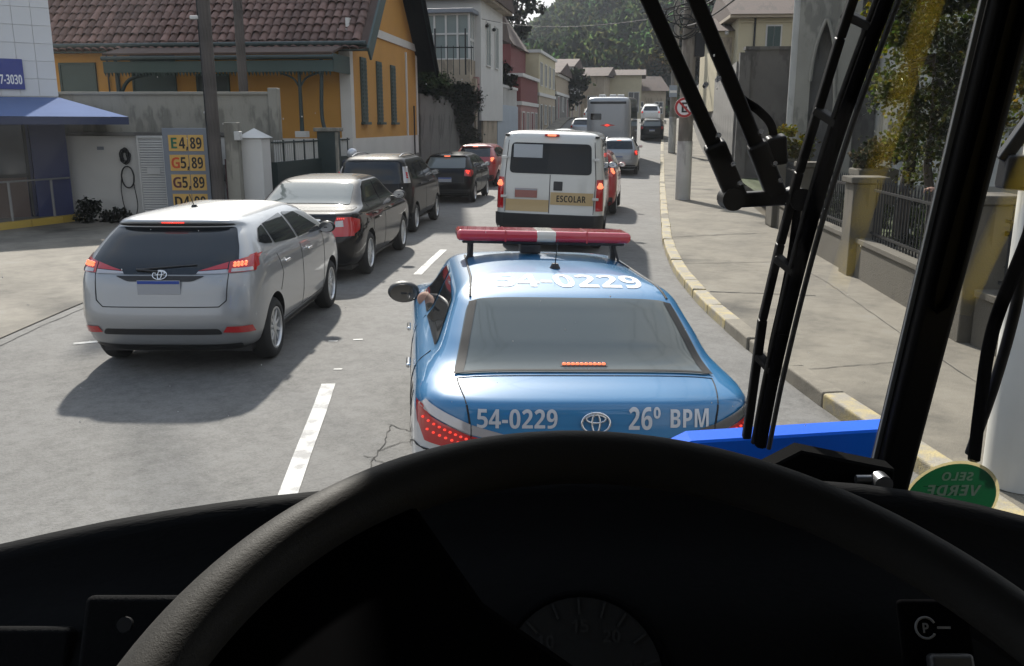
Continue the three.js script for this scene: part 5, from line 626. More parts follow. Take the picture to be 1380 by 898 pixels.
// ------------------------------------------------------------------ right-hand side: garden walls, church, concrete wall, cream house
{
  // low garden walls with iron fence panels between square pillars
  const gw = (da, db, label) => { const xa = fenceX(da), xb = fenceX(db), hd = Math.atan2(xb - xa, db - da) * 180 / Math.PI, L = Math.hypot(xb - xa, db - da), o = thing('garden_wall', 'low stained garden wall ' + label, 'wall', xa, 0, da, hd, undefined); part('wall_face', bx(0, 0.3, -0.1, 0.52, 0, -L), M.gardenStone, o); part('coping', bx(-0.03, 0.33, 0.52, 0.6, 0, -L, 0.012), M.gardenStone, o);
    const f = thing('iron_fence', 'black iron bar fence on the wall ' + label, 'fence', xa, 0.6, da, hd); let i = 0; for (let z = 0.3; z < L - 0.25; z += 0.125, i++) part(i ? 'bar_' + String(i).padStart(3, '0') : 'bar', (() => { const g = bx(0.14, 0.158, 0, 0.86, -z, -z - 0.018); const t = new THREE.ConeGeometry(0.016, 0.08, 4).translate(0.149, 0.89, -z - 0.009); return join([g, t]); })(), M.iron, f); for (const y of [0.08, 0.72]) part('fence_rail', bx(0.13, 0.168, y, y + 0.035, -0.15, -L + 0.15), M.iron, f); };
  const gp = (d, label, h = 1.58) => { const o = thing('garden_pillar', label, 'pillar', fenceX(d) + 0.14, 0, d, 5); part('shaft', bx(-0.24, 0.24, -0.1, h - 0.1, -0.24, 0.24, 0.02), M.gardenStone, o); part('pillar_cap', bx(-0.29, 0.29, h - 0.1, h, -0.29, 0.29, 0.02), M.gardenStone, o); };
  gw(5, 9.3, 'closest to the white based pole'); gp(9.6, 'square concrete garden pillar between the closest fence and the hand on the railing'); gw(9.9, 13.7, 'where a hand rests on the railing'); gp(14.0, 'square concrete garden pillar beside the planter with a pale flowering plant', 1.52); gw(14.3, 17.2, 'between planters'); gp(17.5, 'square concrete garden pillar below the gothic porch', 1.6); gw(17.8, 22, 'in front of the gothic porch');
  const gd = structure('garden_lawn', sheet(range(4, 34, 1), 8, d => fenceX(d) + 0.3, d => 24, (x, d) => 0.3 + 0.05 * vnoise(x, d)), std(C(0.06, 0.08, 0.03), 1, { map: concreteMap }));
  const gr = part('lawn_grass', mergeGeometries([leafCloud({ n: 5000, rx: 2.3, ry: 0.16, rz: 4.5, size: 0.11, seed: 55, clumps: 260, spread: 1.0, box: true, tint: [0.10, 0.15, 0.04] }).translate(9.1, 0.5, -18), leafCloud({ n: 5000, rx: 1.3, ry: 0.16, rz: 3, size: 0.09, seed: 56, clumps: 260, spread: 1.0, box: true, tint: [0.10, 0.15, 0.04] }).translate(7.0, 0.5, -10.8)]), leafMat, scene); gr.userData.kind = 'stuff'; tag(gr, 'rough green grass growing behind the iron fences', 'grass');
}
function planter(label, x, y, d, w, h, tint, flowers, seed, plantLabel, pr = 0.4) { const o = thing('planter', label, 'planter', x, y, d, 5); part('bowl', bx(-w / 2, w / 2, 0, h, -w / 2, w / 2, 0.03), M.gardenStone, o); part('soil', bx(-w / 2 + 0.05, w / 2 - 0.05, h, h + 0.01, -w / 2 + 0.05, w / 2 - 0.05), M.earth, o); const p = thing('planter_plant', plantLabel, 'plant', x, y + h, d); part('foliage', leafCloud({ n: 1800, rx: pr, ry: pr * 0.8, rz: pr, size: 0.075, seed, clumps: 24, hollow: 0.2, spread: 0.4, tint, flowers, flowerTint: [0.5, 0.42, 0.3] }).translate(0, pr * 0.6, 0), leafMat, p); part('stem', join([-1, 0, 1].map(i => rod(new THREE.Vector3(0, 0, 0), new THREE.Vector3(i * pr * 0.4, pr * 0.6, 0), 0.015))), bark, p); }
planter('concrete block planter on the pillar row in front of the grey wall', 6.35, 0, 20.8, 0.75, 1.55, [0.5, 0.5, 0.04], 0, 41, 'yellow green plant spilling from the planter by the grey wall', 0.5);
planter('concrete box planter against the white church wall', 6.6, 0.9, 16.5, 0.7, 0.62, [0.18, 0.22, 0.12], 0.3, 43, 'pale flowering plant in the box planter by the church wall', 0.35);
{
  const c = thing('church_porch', 'grey rendered church front with tall pointed arch niche', 'church', 8.1, 0, 24.5, 18);
  const arch = (w, h0, h1) => { const s = new THREE.Shape(); s.moveTo(-w, 0); s.lineTo(w, 0); s.lineTo(w, h0); s.quadraticCurveTo(w * 0.95, (h0 + h1) / 2 + 0.2, 0, h1); s.quadraticCurveTo(-w * 0.95, (h0 + h1) / 2 + 0.2, -w, h0); return s; };
  const s = new THREE.Shape([[-0.55, 0], [0.95, 0], [0.95, 13], [-0.55, 13]].map(p => new THREE.Vector2(...p))); const hole = arch(0.30, 2.7, 4.25); s.holes.push(new THREE.Path(hole.getPoints(8).map(p => new THREE.Vector2(p.x + 0.12, p.y + 0.7)))); part('buttress', muv(new THREE.ExtrudeGeometry(s, { depth: 0.5, bevelEnabled: false })), M.concrete, c); part('niche_back', bx(-0.4, 0.6, 0.4, 5.4, -0.02, 0.1), M.concreteDark, c);
  const rim = hole.getPoints(8).map(p => new THREE.Vector3(p.x + 0.12, p.y + 0.7, 0.52)); part('arch_moulding', tube(rim, 0.05, 80, 6), M.concrete, c); part('wall', bx(-0.5, 9, 0, 13, -0.05, -12), M.concreteDark, c); part('corner_shaft', bx(-0.72, -0.5, 0, 13, 0.05, 0.4, 0.03), M.poleWhite, c); part('plinth', bx(-0.8, 1.1, 0, 0.8, 0.0, 0.62, 0.03), M.concrete, c);
  const c2 = thing('church_annex', 'pale rendered annex wall beside the gothic niche behind the shrubs', 'building', 8.9, 0, 21.5, 14); part('wall', bx(0, 8, 0, 10, 0, -3), M.poleWhite, c2); part('wall_band', bx(-0.05, 8, 2.2, 2.35, 0, 0.06), M.concrete, c2); part('plinth', bx(-0.08, 8, 0, 0.9, 0, 0.1), M.concrete, c2);
  const w = thing('tall_concrete_wall', 'tall grey stained concrete wall below the cream house', 'wall', 8.7, 0, 34.5, 2); part('wall_face', bx(0, 4.5, 0, 5.0, -0.3, 0), M.concreteDark, w); part('coping', bx(-0.05, 4.5, 5.0, 5.12, -0.36, 0.06), M.concreteDark, w); part('pilaster', bx(-0.25, 0.15, 0, 4.9, -0.1, 0.12), M.concreteDark, w);
  const w2 = thing('street_wall', 'long grey wall running uphill along the sidewalk beyond the tall concrete wall', 'wall', fenceX(34.7) + 0.1, 0, 34.7, 9.3); for (let i = 0; i < 6; i++) part('wall_face', bx(0, 0.3, -0.5 + rise(34.7 + i * 7), 4.6 - i * 0.12 + rise(34.7 + i * 7) * 0.9, -i * 7, -i * 7 - 6.98), M.concreteDark, w2);
  const h = thing('cream_house', 'cream house with dark green shutters and brown roof above the grey wall', 'house', 12.9, 4, 47, 4); part('wall', bx(-1.5, 6, -1, 3.5, 0, -8), M.cream, h); part('wall', bx(-2.3, -1.5, -1, 3.0, -1.2, -8), M.cream, h); part('eave', bx(-2.0, 6.3, 3.5, 3.65, 0.4, -8.4), M.beige, h); part('roof', roofPrism(-1.5, 6, 0, -8, 3.65, 1.6, 0.5, true), M.roofBase, h); part('roof', roofPrism(-2.3, -1.5, -1.2, -8, 3.0, 1.0, 0.3, true), M.roofBase, h); part('string_course', bx(-1.55, 6, 3.28, 3.36, 0, 0.06), M.cream, h);
  const sh = (a, b) => part('shutter', bx(a, b, 1.9, 3.1, 0.03, 0.08), M.greenTrim, h); part('shutter_frame', bx(-0.14, 0.66, 1.8, 3.18, 0, 0.03), M.white, h); sh(-0.06, 0.24); sh(0.27, 0.58); windowOn(h, 'z', 1.65, 2.2, 1.9, 3.1, 0.02, M.winDark, M.white); sh(1.2, 1.55); sh(2.3, 2.65); part('door', bx(-2.2, -1.6, 1.2, 2.7, -1.2, -1.14), M.beige, h); part('drain_pipe', rod(new THREE.Vector3(-0.7, 1, 0.06), new THREE.Vector3(-0.7, 3.7, 0.06), 0.05), M.iron, h); part('wall_lamp', new THREE.SphereGeometry(0.12, 10, 8).translate(-1.9, 2.9, -1.0), M.white, h);
}
// shrubs and trees of the garden
tree('garden_tree', 'bright leaved young tree with loose branches behind the iron fence', 6.7, 0.3, 15.4, 5.9, { n: 9000, rx: 1.0, ry: 1.4, rz: 0.9, size: 0.095, clumps: 34, hollow: 0.3, spread: 0.3, tint: [0.52, 0.58, 0.06], vary: 0.7 }, 301);
tree('garden_tree', 'dense dark shrub with small white blossoms behind the iron fence', 6.85, 0.3, 14.6, 4.4, { n: 17000, rx: 1.0, ry: 1.75, rz: 1.0, size: 0.065, clumps: 90, hollow: 0.35, spread: 0.24, tint: [0.38, 0.43, 0.14], flowers: 0.1, vary: 0.8 }, 311);
tree('garden_tree', 'broad olive green garden tree next to the church annex', 9.6, 0.3, 15.5, 6.5, { n: 15000, rx: 1.9, ry: 2.6, rz: 1.4, size: 0.095, clumps: 80, hollow: 0.35, spread: 0.25, tint: [0.48, 0.48, 0.1], vary: 0.8 }, 321);
tree('garden_tree', 'tall dark garden tree rising behind the closest iron fence', 7.9, 0.3, 10.6, 5.6, { n: 18000, rx: 1.5, ry: 2.3, rz: 1.3, size: 0.07, clumps: 90, hollow: 0.35, spread: 0.24, tint: [0.38, 0.39, 0.11], vary: 0.8 }, 331);
{ const o = thing('flower_bush', 'bush with pink blossoms behind the closest iron fence', 'plant', 5.75, 0.3, 9.7); part('foliage', leafCloud({ n: 2600, rx: 0.5, ry: 0.6, rz: 0.6, size: 0.06, seed: 61, clumps: 26, hollow: 0.2, spread: 0.35, tint: [0.035, 0.05, 0.02], flowers: 0.12, flowerTint: [0.45, 0.16, 0.2] }).translate(0, 0.65, 0), leafMat, o); part('stem', rod(new THREE.Vector3(0, 0, 0), new THREE.Vector3(0, 0.7, 0), 0.03), bark, o); }
console.log('right side');
// ------------------------------------------------------------------ poles, sign and cables on the right
function rightPole(label, x, d, h, r0, base) { const o = utilityPole(label, x, d, h, r0, r0 * 0.78, M.poleConcrete, 0, 'concrete_pole'); part('painted_base', muv(new THREE.CylinderGeometry(r0 * 0.99 + 0.004, r0 + 0.006, base, 24).translate(0, base / 2, 0)), M.poleWhite, o); part('cross_arm', bx(-0.9, 0.9, h - 0.5, h - 0.38, -0.06, 0.06), M.wood, o); part('cable_box', bx(r0 * 0.6, r0 * 0.6 + 0.3, 4.3, 5.0, -0.1, 0.2, 0.02), M.iron, o); part('strap', muv(new THREE.CylinderGeometry(r0 * 0.93, r0 * 0.93, 0.08, 20).translate(0, 2.2, 0)), M.iron, o); return o; }
rightPole('concrete utility pole with white painted base carrying the round no parking sign', 5.38, 28.3, 9, 0.235, 1.8);
rightPole('concrete utility pole further uphill with a small grey plaque', 10.02, 57, 9, 0.23, 2.2);
rightPole('thick pole painted white standing at the kerb beside the bus', 3.34, 5.5, 9, 0.21, 2.6);
{
  const s = thing('no_parking_sign', 'round white no parking sign with red ring and black letter on the pole', 'sign', 5.26, 2.81, 28.0); const disc = (r, z, t) => new THREE.CylinderGeometry(r, r, t, 40).rotateX(Math.PI / 2).translate(0, 0, z); part('sign_plate', disc(0.30, 0, 0.012), M.inkWhite, s); const red = std(C(0.42, 0.03, 0.03), 0.5); part('red_ring', new THREE.RingGeometry(0.225, 0.295, 40).translate(0, 0, 0.009), red, s); part('red_slash', bx(-0.24, 0.24, -0.03, 0.03, 0.014, 0.017).rotateZ(-Math.PI / 4), red, s); part('lettering', thickText('E', 0.3, 1).translate(0, 0, 0.007), M.ink, s); part('sign_bracket', bx(0.0, 0.1, -0.1, 0.1, -0.12, -0.01), M.iron, s);
  const q = thing('stop_plaque', 'small grey plaque strapped to the uphill pole', 'sign', 9.92, 4.3, 56.7); part('plaque', bx(-0.24, 0.24, -0.35, 0.35, -0.02, 0.02, 0.01), std(C(0.28, 0.33, 0.4), 0.5), q); part('plaque_band', bx(-0.22, 0.22, -0.1, 0.05, 0.02, 0.026), M.inkWhite, q);
  const sag = (a, b, s2, r, label) => { const pts = []; for (let i = 0; i <= 16; i++) { const t = i / 16; pts.push(a.clone().lerp(b, t).add(new THREE.Vector3(0, -s2 * 4 * t * (1 - t), 0))); } top('overhead_cable', tube(pts, r, 48, 5), M.rubber, label, 'cable', 'overhead cables'); };
  const L1 = 'thin black overhead cable strung along the concrete poles'; for (const [o, y, r] of [[-0.7, 8.6, 0.012], [0, 8.6, 0.012], [0.7, 8.6, 0.012], [0.1, 6.2, 0.022], [0.15, 5.7, 0.028], [-0.1, 5.2, 0.02]]) { sag(V(3.3 + o, y, 5.5), V(5.38 + o, y, 28.3), 0.5, r, L1); sag(V(5.38 + o, y, 28.3), V(10.02 + o, y + rise(57), 57), 0.7, r, L1); sag(V(2.2 + o, y, -22), V(3.3 + o, y, 5.5), 0.5, r, L1); }
  sag(V(5.38, 6.0, 28.3), V(-6.72, 6.6, 20.6), 0.5, 0.014, 'thin black overhead cable crossing the street to the wooden pole'); sag(V(5.38, 5.6, 28.3), V(-1.5, 7.4, 46.5), 0.4, 0.012, 'thin black service cable running to the white bay house'); sag(V(3.3, 6.4, 5.5), V(-6.72, 7.4, 20.6), 0.5, 0.014, 'thin black overhead cable slanting from the near pole to the wooden pole');
  [[7.6, 8.2], [8.5, 7.6], [9.3, 8.4]].forEach(([x, y]) => sag(V(-6.72, y - 0.2, 20.6), V(x, y, -12), 0.4, 0.018, 'thin black overhead cable crossing the street above the police car'));
  const c = []; const r = rng(88); for (let i = 0; i < 7; i++) { const cx = 5.0 + r() * 0.5, cy = 4.9 + r() * 0.7, w = 0.25 + r() * 0.4, h = 0.15 + r() * 0.35, pts = []; for (let k = 0; k < 12; k++) { const a = k / 12 * 6.283; pts.push(V(cx + w * Math.cos(a), cy + h * Math.sin(a) + 0.06 * r(), 28.0 + 0.1 * r())); } c.push(tube(pts, 0.016, 50, 5, true)); } top('cable_loops', join(c), M.rubber, 'tangle of spare cable loops hung on the pole above the no parking sign', 'cable').userData.kind = 'stuff';
}
// ------------------------------------------------------------------ wooded hill closing the street, and the trees behind the houses
const hillY = (x, d) => { const k = Math.min(0.36, Math.max(0.03, 0.092 + 0.0038 * x)); return rise(118) - 1.5 + Math.max(0, d - 118) * k + 3 * (fbm(x * 0.03 + 30, d * 0.03, 3) - 0.5) * Math.min(1, Math.max(0, d - 118) / 40); };
structure('hill', sheet(range(100, 420, 8), 60, d => -150, d => 260, (x, d) => hillY(x, d)), std(C(0.05, 0.06, 0.03), 1));
{
  const r = rng(404), crowns = [0, 1, 2].map(k => { const g = leafCloud({ n: 380, rx: 3.4, ry: 3.2, rz: 3.4, size: 1.0, seed: 500 + k, clumps: 16, hollow: 0.35, spread: 0.3, tint: [1, 1, 1], vary: 0.5 }); return g; });
  const spots = []; for (let i = 0; i < 5200; i++) { const d = 120 + r() * 260, x = -40 + r() * 220; if (x > 1.02 * d * 0.62 + 6) continue; if (d < 140 && x < 20) continue; spots.push([x, d]); }
  crowns.forEach((g, k) => { const mine = spots.filter((_, i) => i % 3 === k), m = new THREE.InstancedMesh(g, farLeaf, mine.length), q = new THREE.Matrix4(); mine.forEach(([x, d], i) => { const s = 0.65 + r() * 0.75, y = hillY(x, d) + 2.6 * s; q.compose(V(x, y, d), new THREE.Quaternion().setFromAxisAngle(new THREE.Vector3(0, 1, 0), r() * 6.28), new THREE.Vector3(s, s * (0.85 + r() * 0.5), s)); m.setMatrixAt(i, q); const t = 0.45 + 0.9 * r() * r() + 1.5 * Math.max(-0.25, fbm(x * 0.045 + 3, d * 0.03, 3) - 0.45), w = r(); m.setColorAt(i, C(0.125 * t * (0.65 + 0.8 * w), 0.225 * t, 0.075 * t)); }); m.name = numbered('forest'); m.userData.kind = 'stuff'; tag(m, 'dense mixed green forest covering the hill behind the street', 'forest'); m.castShadow = m.receiveShadow = true; scene.add(m); });
}
tree('street_tree', 'tall open crowned tree behind the roofs of the left hand row', -3.5, 1.5, 74, 15.6, { n: 1500, rx: 3.2, ry: 3.4, rz: 3, size: 0.42, clumps: 26, hollow: 0.3, spread: 0.22, tint: [0.075, 0.10, 0.05], far: true }, 601);
tree('street_tree', 'slim feathery tree beside the tall one behind the row roofs', 0.6, 2, 84, 14.2, { n: 900, rx: 2.0, ry: 3.6, rz: 2, size: 0.42, clumps: 20, hollow: 0.2, spread: 0.25, tint: [0.075, 0.10, 0.05], far: true }, 611);
tree('street_tree', 'leafy tree rising behind the cream house on the far side of the wall', 15.5, 3, 62, 13, { n: 3000, rx: 4, ry: 4, rz: 3, size: 0.5, clumps: 40, hollow: 0.3, spread: 0.25, tint: [0.045, 0.06, 0.03], far: true }, 621);
tree('street_tree', 'yellowish tree leaning over the street wall near the top of the rise', 18.6, 5, 95, 7.5, { n: 2600, rx: 3.6, ry: 2.6, rz: 3, size: 0.45, clumps: 36, hollow: 0.2, spread: 0.28, tint: [0.11, 0.10, 0.03], far: true }, 631);
tree('street_tree', 'low dark tree squeezed between grey and white row houses', 5.6, 2.6, 93, 5.5, { n: 2200, rx: 1.8, ry: 2.0, rz: 2, size: 0.4, clumps: 26, hollow: 0.2, spread: 0.3, tint: [0.05, 0.08, 0.04], far: true }, 641);
tree('street_tree', 'rusty yellow tree clump on the slope above the sandy gabled house', 24, 4, 132, 8.5, { n: 2600, rx: 5.5, ry: 2.6, rz: 3, size: 0.6, clumps: 40, hollow: 0.2, spread: 0.35, tint: [0.20, 0.16, 0.05], far: true }, 651);
// ------------------------------------------------------------------ people
function figure(bones, mats, half, res, centre, k = 0.035) {         // bones: [ax,ay,az,ra, bx,by,bz,rb, tint]
  const mc = new MarchingCubes(res, new THREE.MeshBasicMaterial(), false, false, 120000); mc.isolation = 0; const F = mc.field;
  const B = bones.map(b => ({ a: new THREE.Vector3(b[0], b[1], b[2]), d: new THREE.Vector3(b[4] - b[0], b[5] - b[1], b[6] - b[2]), ra: b[3], rb: b[7], c: b[8] })); const p = new THREE.Vector3(), q = new THREE.Vector3();
  const dist = (b) => { q.copy(p).sub(b.a); const t = Math.min(1, Math.max(0, q.dot(b.d) / Math.max(1e-9, b.d.lengthSq()))); return q.addScaledVector(b.d, -t).length() - lerp(b.ra, b.rb, t); };
  const h = res / 2; for (let z = 0; z < res; z++) for (let y = 0; y < res; y++) for (let x = 0; x < res; x++) { p.set((x - h) / h * half + centre[0], (y - h) / h * half + centre[1], (z - h) / h * half + centre[2]); let s = 9; for (const b of B) { const e = dist(b), m = Math.max(0, k - Math.abs(s - e)) / k; s = Math.min(s, e) - m * m * k * 0.25; } F[x + y * res + z * res * res] = -s; }
  mc.update(); const n = mc.count, P = new Float32Array(n * 3), N = new Float32Array(n * 3), Cc = new Float32Array(n * 3);
  for (let i = 0; i < n; i++) { for (let j = 0; j < 3; j++) { P[i * 3 + j] = mc.positionArray[i * 3 + j] * half + centre[j]; N[i * 3 + j] = mc.normalArray[i * 3 + j]; } p.set(P[i * 3], P[i * 3 + 1], P[i * 3 + 2]); let best = null, bd = 9; for (const b of B) { const e = dist(b); if (e < bd) { bd = e; best = b; } } const c = mats[best.c]; Cc.set(c, i * 3); }
  const g = new THREE.BufferGeometry(); g.setAttribute('position', new THREE.BufferAttribute(P, 3)); g.setAttribute('normal', new THREE.BufferAttribute(N, 3)); g.setAttribute('color', new THREE.BufferAttribute(Cc, 3)); g.computeVertexNormals(); return g;
}
const cloth = std(C(1), 0.8, { vertexColors: true }), SK = [0.34, 0.19, 0.13], TINT = { s: SK, j: [0.02, 0.024, 0.04], d: [0.03, 0.04, 0.08], h: [0.02, 0.015, 0.012], g: [0.12, 0.13, 0.16], k: [0.02, 0.02, 0.02] };
// hand: palm and five bent fingers, from the wrist (w) towards dir, curled over down
function hand(w, dir, side, down, c = 's', s = 1) { const o = [], v = (a, b, e) => [w[0] + dir[0] * a + side[0] * b + down[0] * e, w[1] + dir[1] * a + side[1] * b + down[1] * e, w[2] + dir[2] * a + side[2] * b + down[2] * e]; o.push([...v(0, 0, 0), 0.026, ...v(0.05, 0.0, 0), 0.03, c], [...v(0.03, 0.022, 0), 0.018, ...v(0.08, 0.028, 0), 0.016, c], [...v(0.03, -0.022, 0), 0.018, ...v(0.08, -0.028, 0), 0.016, c]); [[-0.032, 0.058], [-0.011, 0.07], [0.011, 0.066], [0.032, 0.052]].forEach(([b, l]) => { o.push([...v(0.08, b, 0), 0.0105, ...v(0.08 + l * 0.6, b * 1.1, 0.014), 0.0095, c], [...v(0.08 + l * 0.6, b * 1.1, 0.014), 0.0095, ...v(0.08 + l * 0.75, b * 1.1, 0.014 + l * 0.6), 0.008, c]); }); o.push([...v(0.02, -0.03, 0.005), 0.012, ...v(0.055, -0.062, 0.02), 0.0105, c], [...v(0.055, -0.062, 0.02), 0.0105, ...v(0.085, -0.066, 0.035), 0.0085, c]); return o; }
const head = (x, y, z, hair = true) => [[x, y, z, 0.088, x, y + 0.075, z + 0.01, 0.098, 's'], [x, y - 0.06, z - 0.045, 0.045, x, y - 0.02, z - 0.05, 0.055, 's'], [x, y + 0.01, z - 0.1, 0.016, x, y - 0.015, z - 0.112, 0.02, 's'], [x - 0.095, y + 0.01, z + 0.01, 0.022, x - 0.095, y + 0.035, z + 0.015, 0.02, 's'], [x + 0.095, y + 0.01, z + 0.01, 0.022, x + 0.095, y + 0.035, z + 0.015, 0.02, 's'], ...(hair ? [[x, y + 0.1, z + 0.03, 0.1, x, y + 0.03, z + 0.06, 0.085, 'h']] : [])];
{ // person behind the fence; local -x faces the street
  const o = thing('person', 'person in dark navy jacket with one hand on the iron railing', 'person', 5.92, 0.32, 12.0); const b = [[0, 0.95, 0.0, 0.15, 0, 1.18, 0, 0.16, 'j'], [0, 1.18, -0.02, 0.15, 0, 1.36, 0.0, 0.12, 'j'], [0, 1.36, -0.17, 0.07, 0, 1.36, 0.17, 0.07, 'j'], [0, 1.4, 0, 0.06, 0, 1.5, 0, 0.055, 's'], [0, 0.92, -0.09, 0.09, 0, 0.5, -0.1, 0.065, 'd'], [0, 0.92, 0.09, 0.09, 0, 0.5, 0.1, 0.065, 'd'], [0, 0.5, -0.1, 0.062, 0.02, 0.08, -0.1, 0.045, 'd'], [0, 0.5, 0.1, 0.062, 0.02, 0.08, 0.1, 0.045, 'd'], [0.03, 0.05, -0.1, 0.045, -0.15, 0.035, -0.11, 0.035, 'k'], [0.03, 0.05, 0.1, 0.045, -0.15, 0.035, 0.11, 0.035, 'k'], [0, 1.35, 0.19, 0.058, -0.14, 1.12, 0.24, 0.048, 'j'], [-0.14, 1.12, 0.24, 0.048, -0.36, 1.15, 0.2, 0.038, 'j'], [0, 1.35, -0.19, 0.058, 0.03, 1.08, -0.25, 0.048, 'j'], [0.03, 1.08, -0.25, 0.046, -0.05, 0.84, -0.25, 0.035, 'j'], ...head(0, 1.58, 0).map(q => { const t = q.slice(); [t[0], t[2]] = [q[2], q[0]]; [t[4], t[6]] = [q[6], q[4]]; return t; }), ...hand([-0.05, 0.82, -0.25], [0, -1, 0], [0, 0, 1], [1, 0, 0])];
  part('figure', figure(b, TINT, 0.95, 110, [0, 0.87, 0]), cloth, o); part('hand', figure(hand([-0.37, 1.15, 0.2], [-0.96, 0.1, -0.2], [0.2, 0, -0.96], [0, -1, 0]), TINT, 0.14, 64, [-0.45, 1.15, 0.18], 0.012), cloth, o);
}
{ // driver of the police car, elbow on the window ledge
  const car = scene.getObjectByName('police_car'); const o = thing('person', 'driver of the police car with bare elbow on the open window', 'person', 0, 0, 0); o.position.copy(car.position); o.rotation.copy(car.rotation); const z = 4.32 / 2 - 2.40, b = [[-0.36, 0.55, z + 0.1, 0.15, -0.36, 0.95, z + 0.16, 0.15, 'g'], [-0.55, 1.0, z + 0.14, 0.06, -0.18, 1.0, z + 0.14, 0.06, 'g'], [-0.36, 1.0, z + 0.14, 0.06, -0.36, 1.12, z + 0.12, 0.05, 's'], [-0.56, 0.99, z + 0.12, 0.06, -0.805, 1.06, z - 0.10, 0.045, 's'], [-0.805, 1.06, z - 0.10, 0.045, -0.62, 1.08, z - 0.3, 0.036, 's'], [-0.17, 0.99, z + 0.12, 0.06, -0.15, 0.78, z - 0.1, 0.05, 'g'], [-0.15, 0.78, z - 0.1, 0.048, -0.25, 0.85, z - 0.35, 0.036, 's'], [-0.45, 0.5, z + 0.05, 0.09, -0.47, 0.58, z - 0.4, 0.07, 'd'], [-0.27, 0.5, z + 0.05, 0.09, -0.25, 0.58, z - 0.4, 0.07, 'd'], [-0.47, 0.58, z - 0.4, 0.065, -0.46, 0.3, z - 0.6, 0.045, 'd'], [-0.25, 0.58, z - 0.4, 0.065, -0.26, 0.3, z - 0.6, 0.045, 'd'], ...head(-0.36, 1.18, z + 0.1), ...hand([-0.26, 0.86, z - 0.37], [0, 0, -1], [1, 0, 0], [0, -1, 0])];
  part('figure', figure(b, TINT, 0.62, 90, [-0.42, 0.78, z - 0.1]), cloth, o);
}
{ // motorcycle and rider, mostly behind the black compact car
  const m = thing('motorcycle', 'black motorcycle beyond the dark saloon with a rider on it', 'motorcycle', -4.12, 0, 23.4, 6); const T = (p, r, n = 20) => tube(p.map(a => new THREE.Vector3(...a)), r, n, 8);
  for (const z of [0.62, -0.62]) { const w = new THREE.Group(); w.name = 'wheel'; w.position.set(0, 0.3, z); m.add(w); part('tyre', new THREE.TorusGeometry(0.25, 0.05, 10, 28).rotateY(Math.PI / 2), M.tyre, w); part('rim', join([new THREE.TorusGeometry(0.2, 0.014, 6, 24).rotateY(Math.PI / 2), new THREE.CylinderGeometry(0.04, 0.04, 0.1, 10).rotateZ(Math.PI / 2), ...[0, 1, 2, 3, 4, 5].map(i => new THREE.CylinderGeometry(0.006, 0.006, 0.4, 5).rotateX(i * Math.PI / 6))]), M.alloy, w); }
  part('frame', join([T([[0, 0.3, 0.62], [0, 0.42, 0.2], [0, 0.4, -0.2], [0, 0.85, -0.42]], 0.035), T([[0, 0.85, -0.42], [0, 0.72, 0], [0, 0.75, 0.5]], 0.03)]), M.iron, m); part('engine', new RoundedBoxGeometry(0.26, 0.26, 0.34, 2, 0.05).translate(0, 0.42, -0.05), M.alloy, m); part('fuel_tank', new THREE.SphereGeometry(1, 20, 14).scale(0.13, 0.12, 0.24).translate(0, 0.86, -0.2), PAINT.black, m); part('seat', new RoundedBoxGeometry(0.24, 0.09, 0.62, 3, 0.04).translate(0, 0.82, 0.3), M.rubber, m); part('fork', join([T([[-0.08, 0.3, -0.62], [-0.08, 0.95, -0.4]], 0.02), T([[0.08, 0.3, -0.62], [0.08, 0.95, -0.4]], 0.02)]), M.chrome, m); part('handlebar', T([[-0.36, 1.02, -0.25], [-0.2, 1.05, -0.36], [0.2, 1.05, -0.36], [0.36, 1.02, -0.25]], 0.014), M.chrome, m); part('headlight', new THREE.SphereGeometry(0.09, 14, 10).translate(0, 0.9, -0.5), M.chrome, m); part('tail_lamp', new RoundedBoxGeometry(0.12, 0.06, 0.05, 2, 0.02).translate(0, 0.82, 0.64), M.lampRed, m); part('exhaust', T([[0.13, 0.3, -0.1], [0.15, 0.26, 0.2], [0.16, 0.34, 0.7]], 0.035), M.chrome, m); part('mudguard', T([[0, 0.45, 0.85], [0, 0.6, 0.72], [0, 0.64, 0.55]], 0.05), PAINT.black, m);
  const o = thing('person', 'motorcyclist in dark jacket and pale helmet beyond the dark saloon', 'person', -4.12, 0, 23.4, 6); const b = [[0, 0.92, 0.2, 0.15, 0, 1.15, 0.12, 0.15, 'j'], [0, 1.15, 0.12, 0.15, 0, 1.34, 0.06, 0.12, 'j'], [-0.17, 1.35, 0.05, 0.07, 0.17, 1.35, 0.05, 0.07, 'j'], [0, 1.36, 0.05, 0.06, 0, 1.46, 0.02, 0.055, 's'], [-0.2, 1.34, 0.05, 0.06, -0.3, 1.12, -0.08, 0.05, 'j'], [-0.3, 1.12, -0.08, 0.048, -0.33, 1.05, -0.24, 0.038, 'j'], [0.2, 1.34, 0.05, 0.06, 0.3, 1.12, -0.08, 0.05, 'j'], [0.3, 1.12, -0.08, 0.048, 0.33, 1.05, -0.24, 0.038, 'j'], [-0.1, 0.92, 0.18, 0.1, -0.18, 0.8, -0.22, 0.075, 'd'], [0.1, 0.92, 0.18, 0.1, 0.18, 0.8, -0.22, 0.075, 'd'], [-0.18, 0.8, -0.22, 0.07, -0.17, 0.4, 0.02, 0.05, 'd'], [0.18, 0.8, -0.22, 0.07, 0.17, 0.4, 0.02, 0.05, 'd'], [-0.17, 0.36, 0.06, 0.045, -0.17, 0.33, -0.12, 0.04, 'k'], [0.17, 0.36, 0.06, 0.045, 0.17, 0.33, -0.12, 0.04, 'k'], ...head(0, 1.52, 0, false)]; for (const s of [-1, 1]) b.push(...hand([s * 0.33, 1.05, -0.24], [0, 0, -1], [s, 0, 0], [0, -1, 0], 'k'));
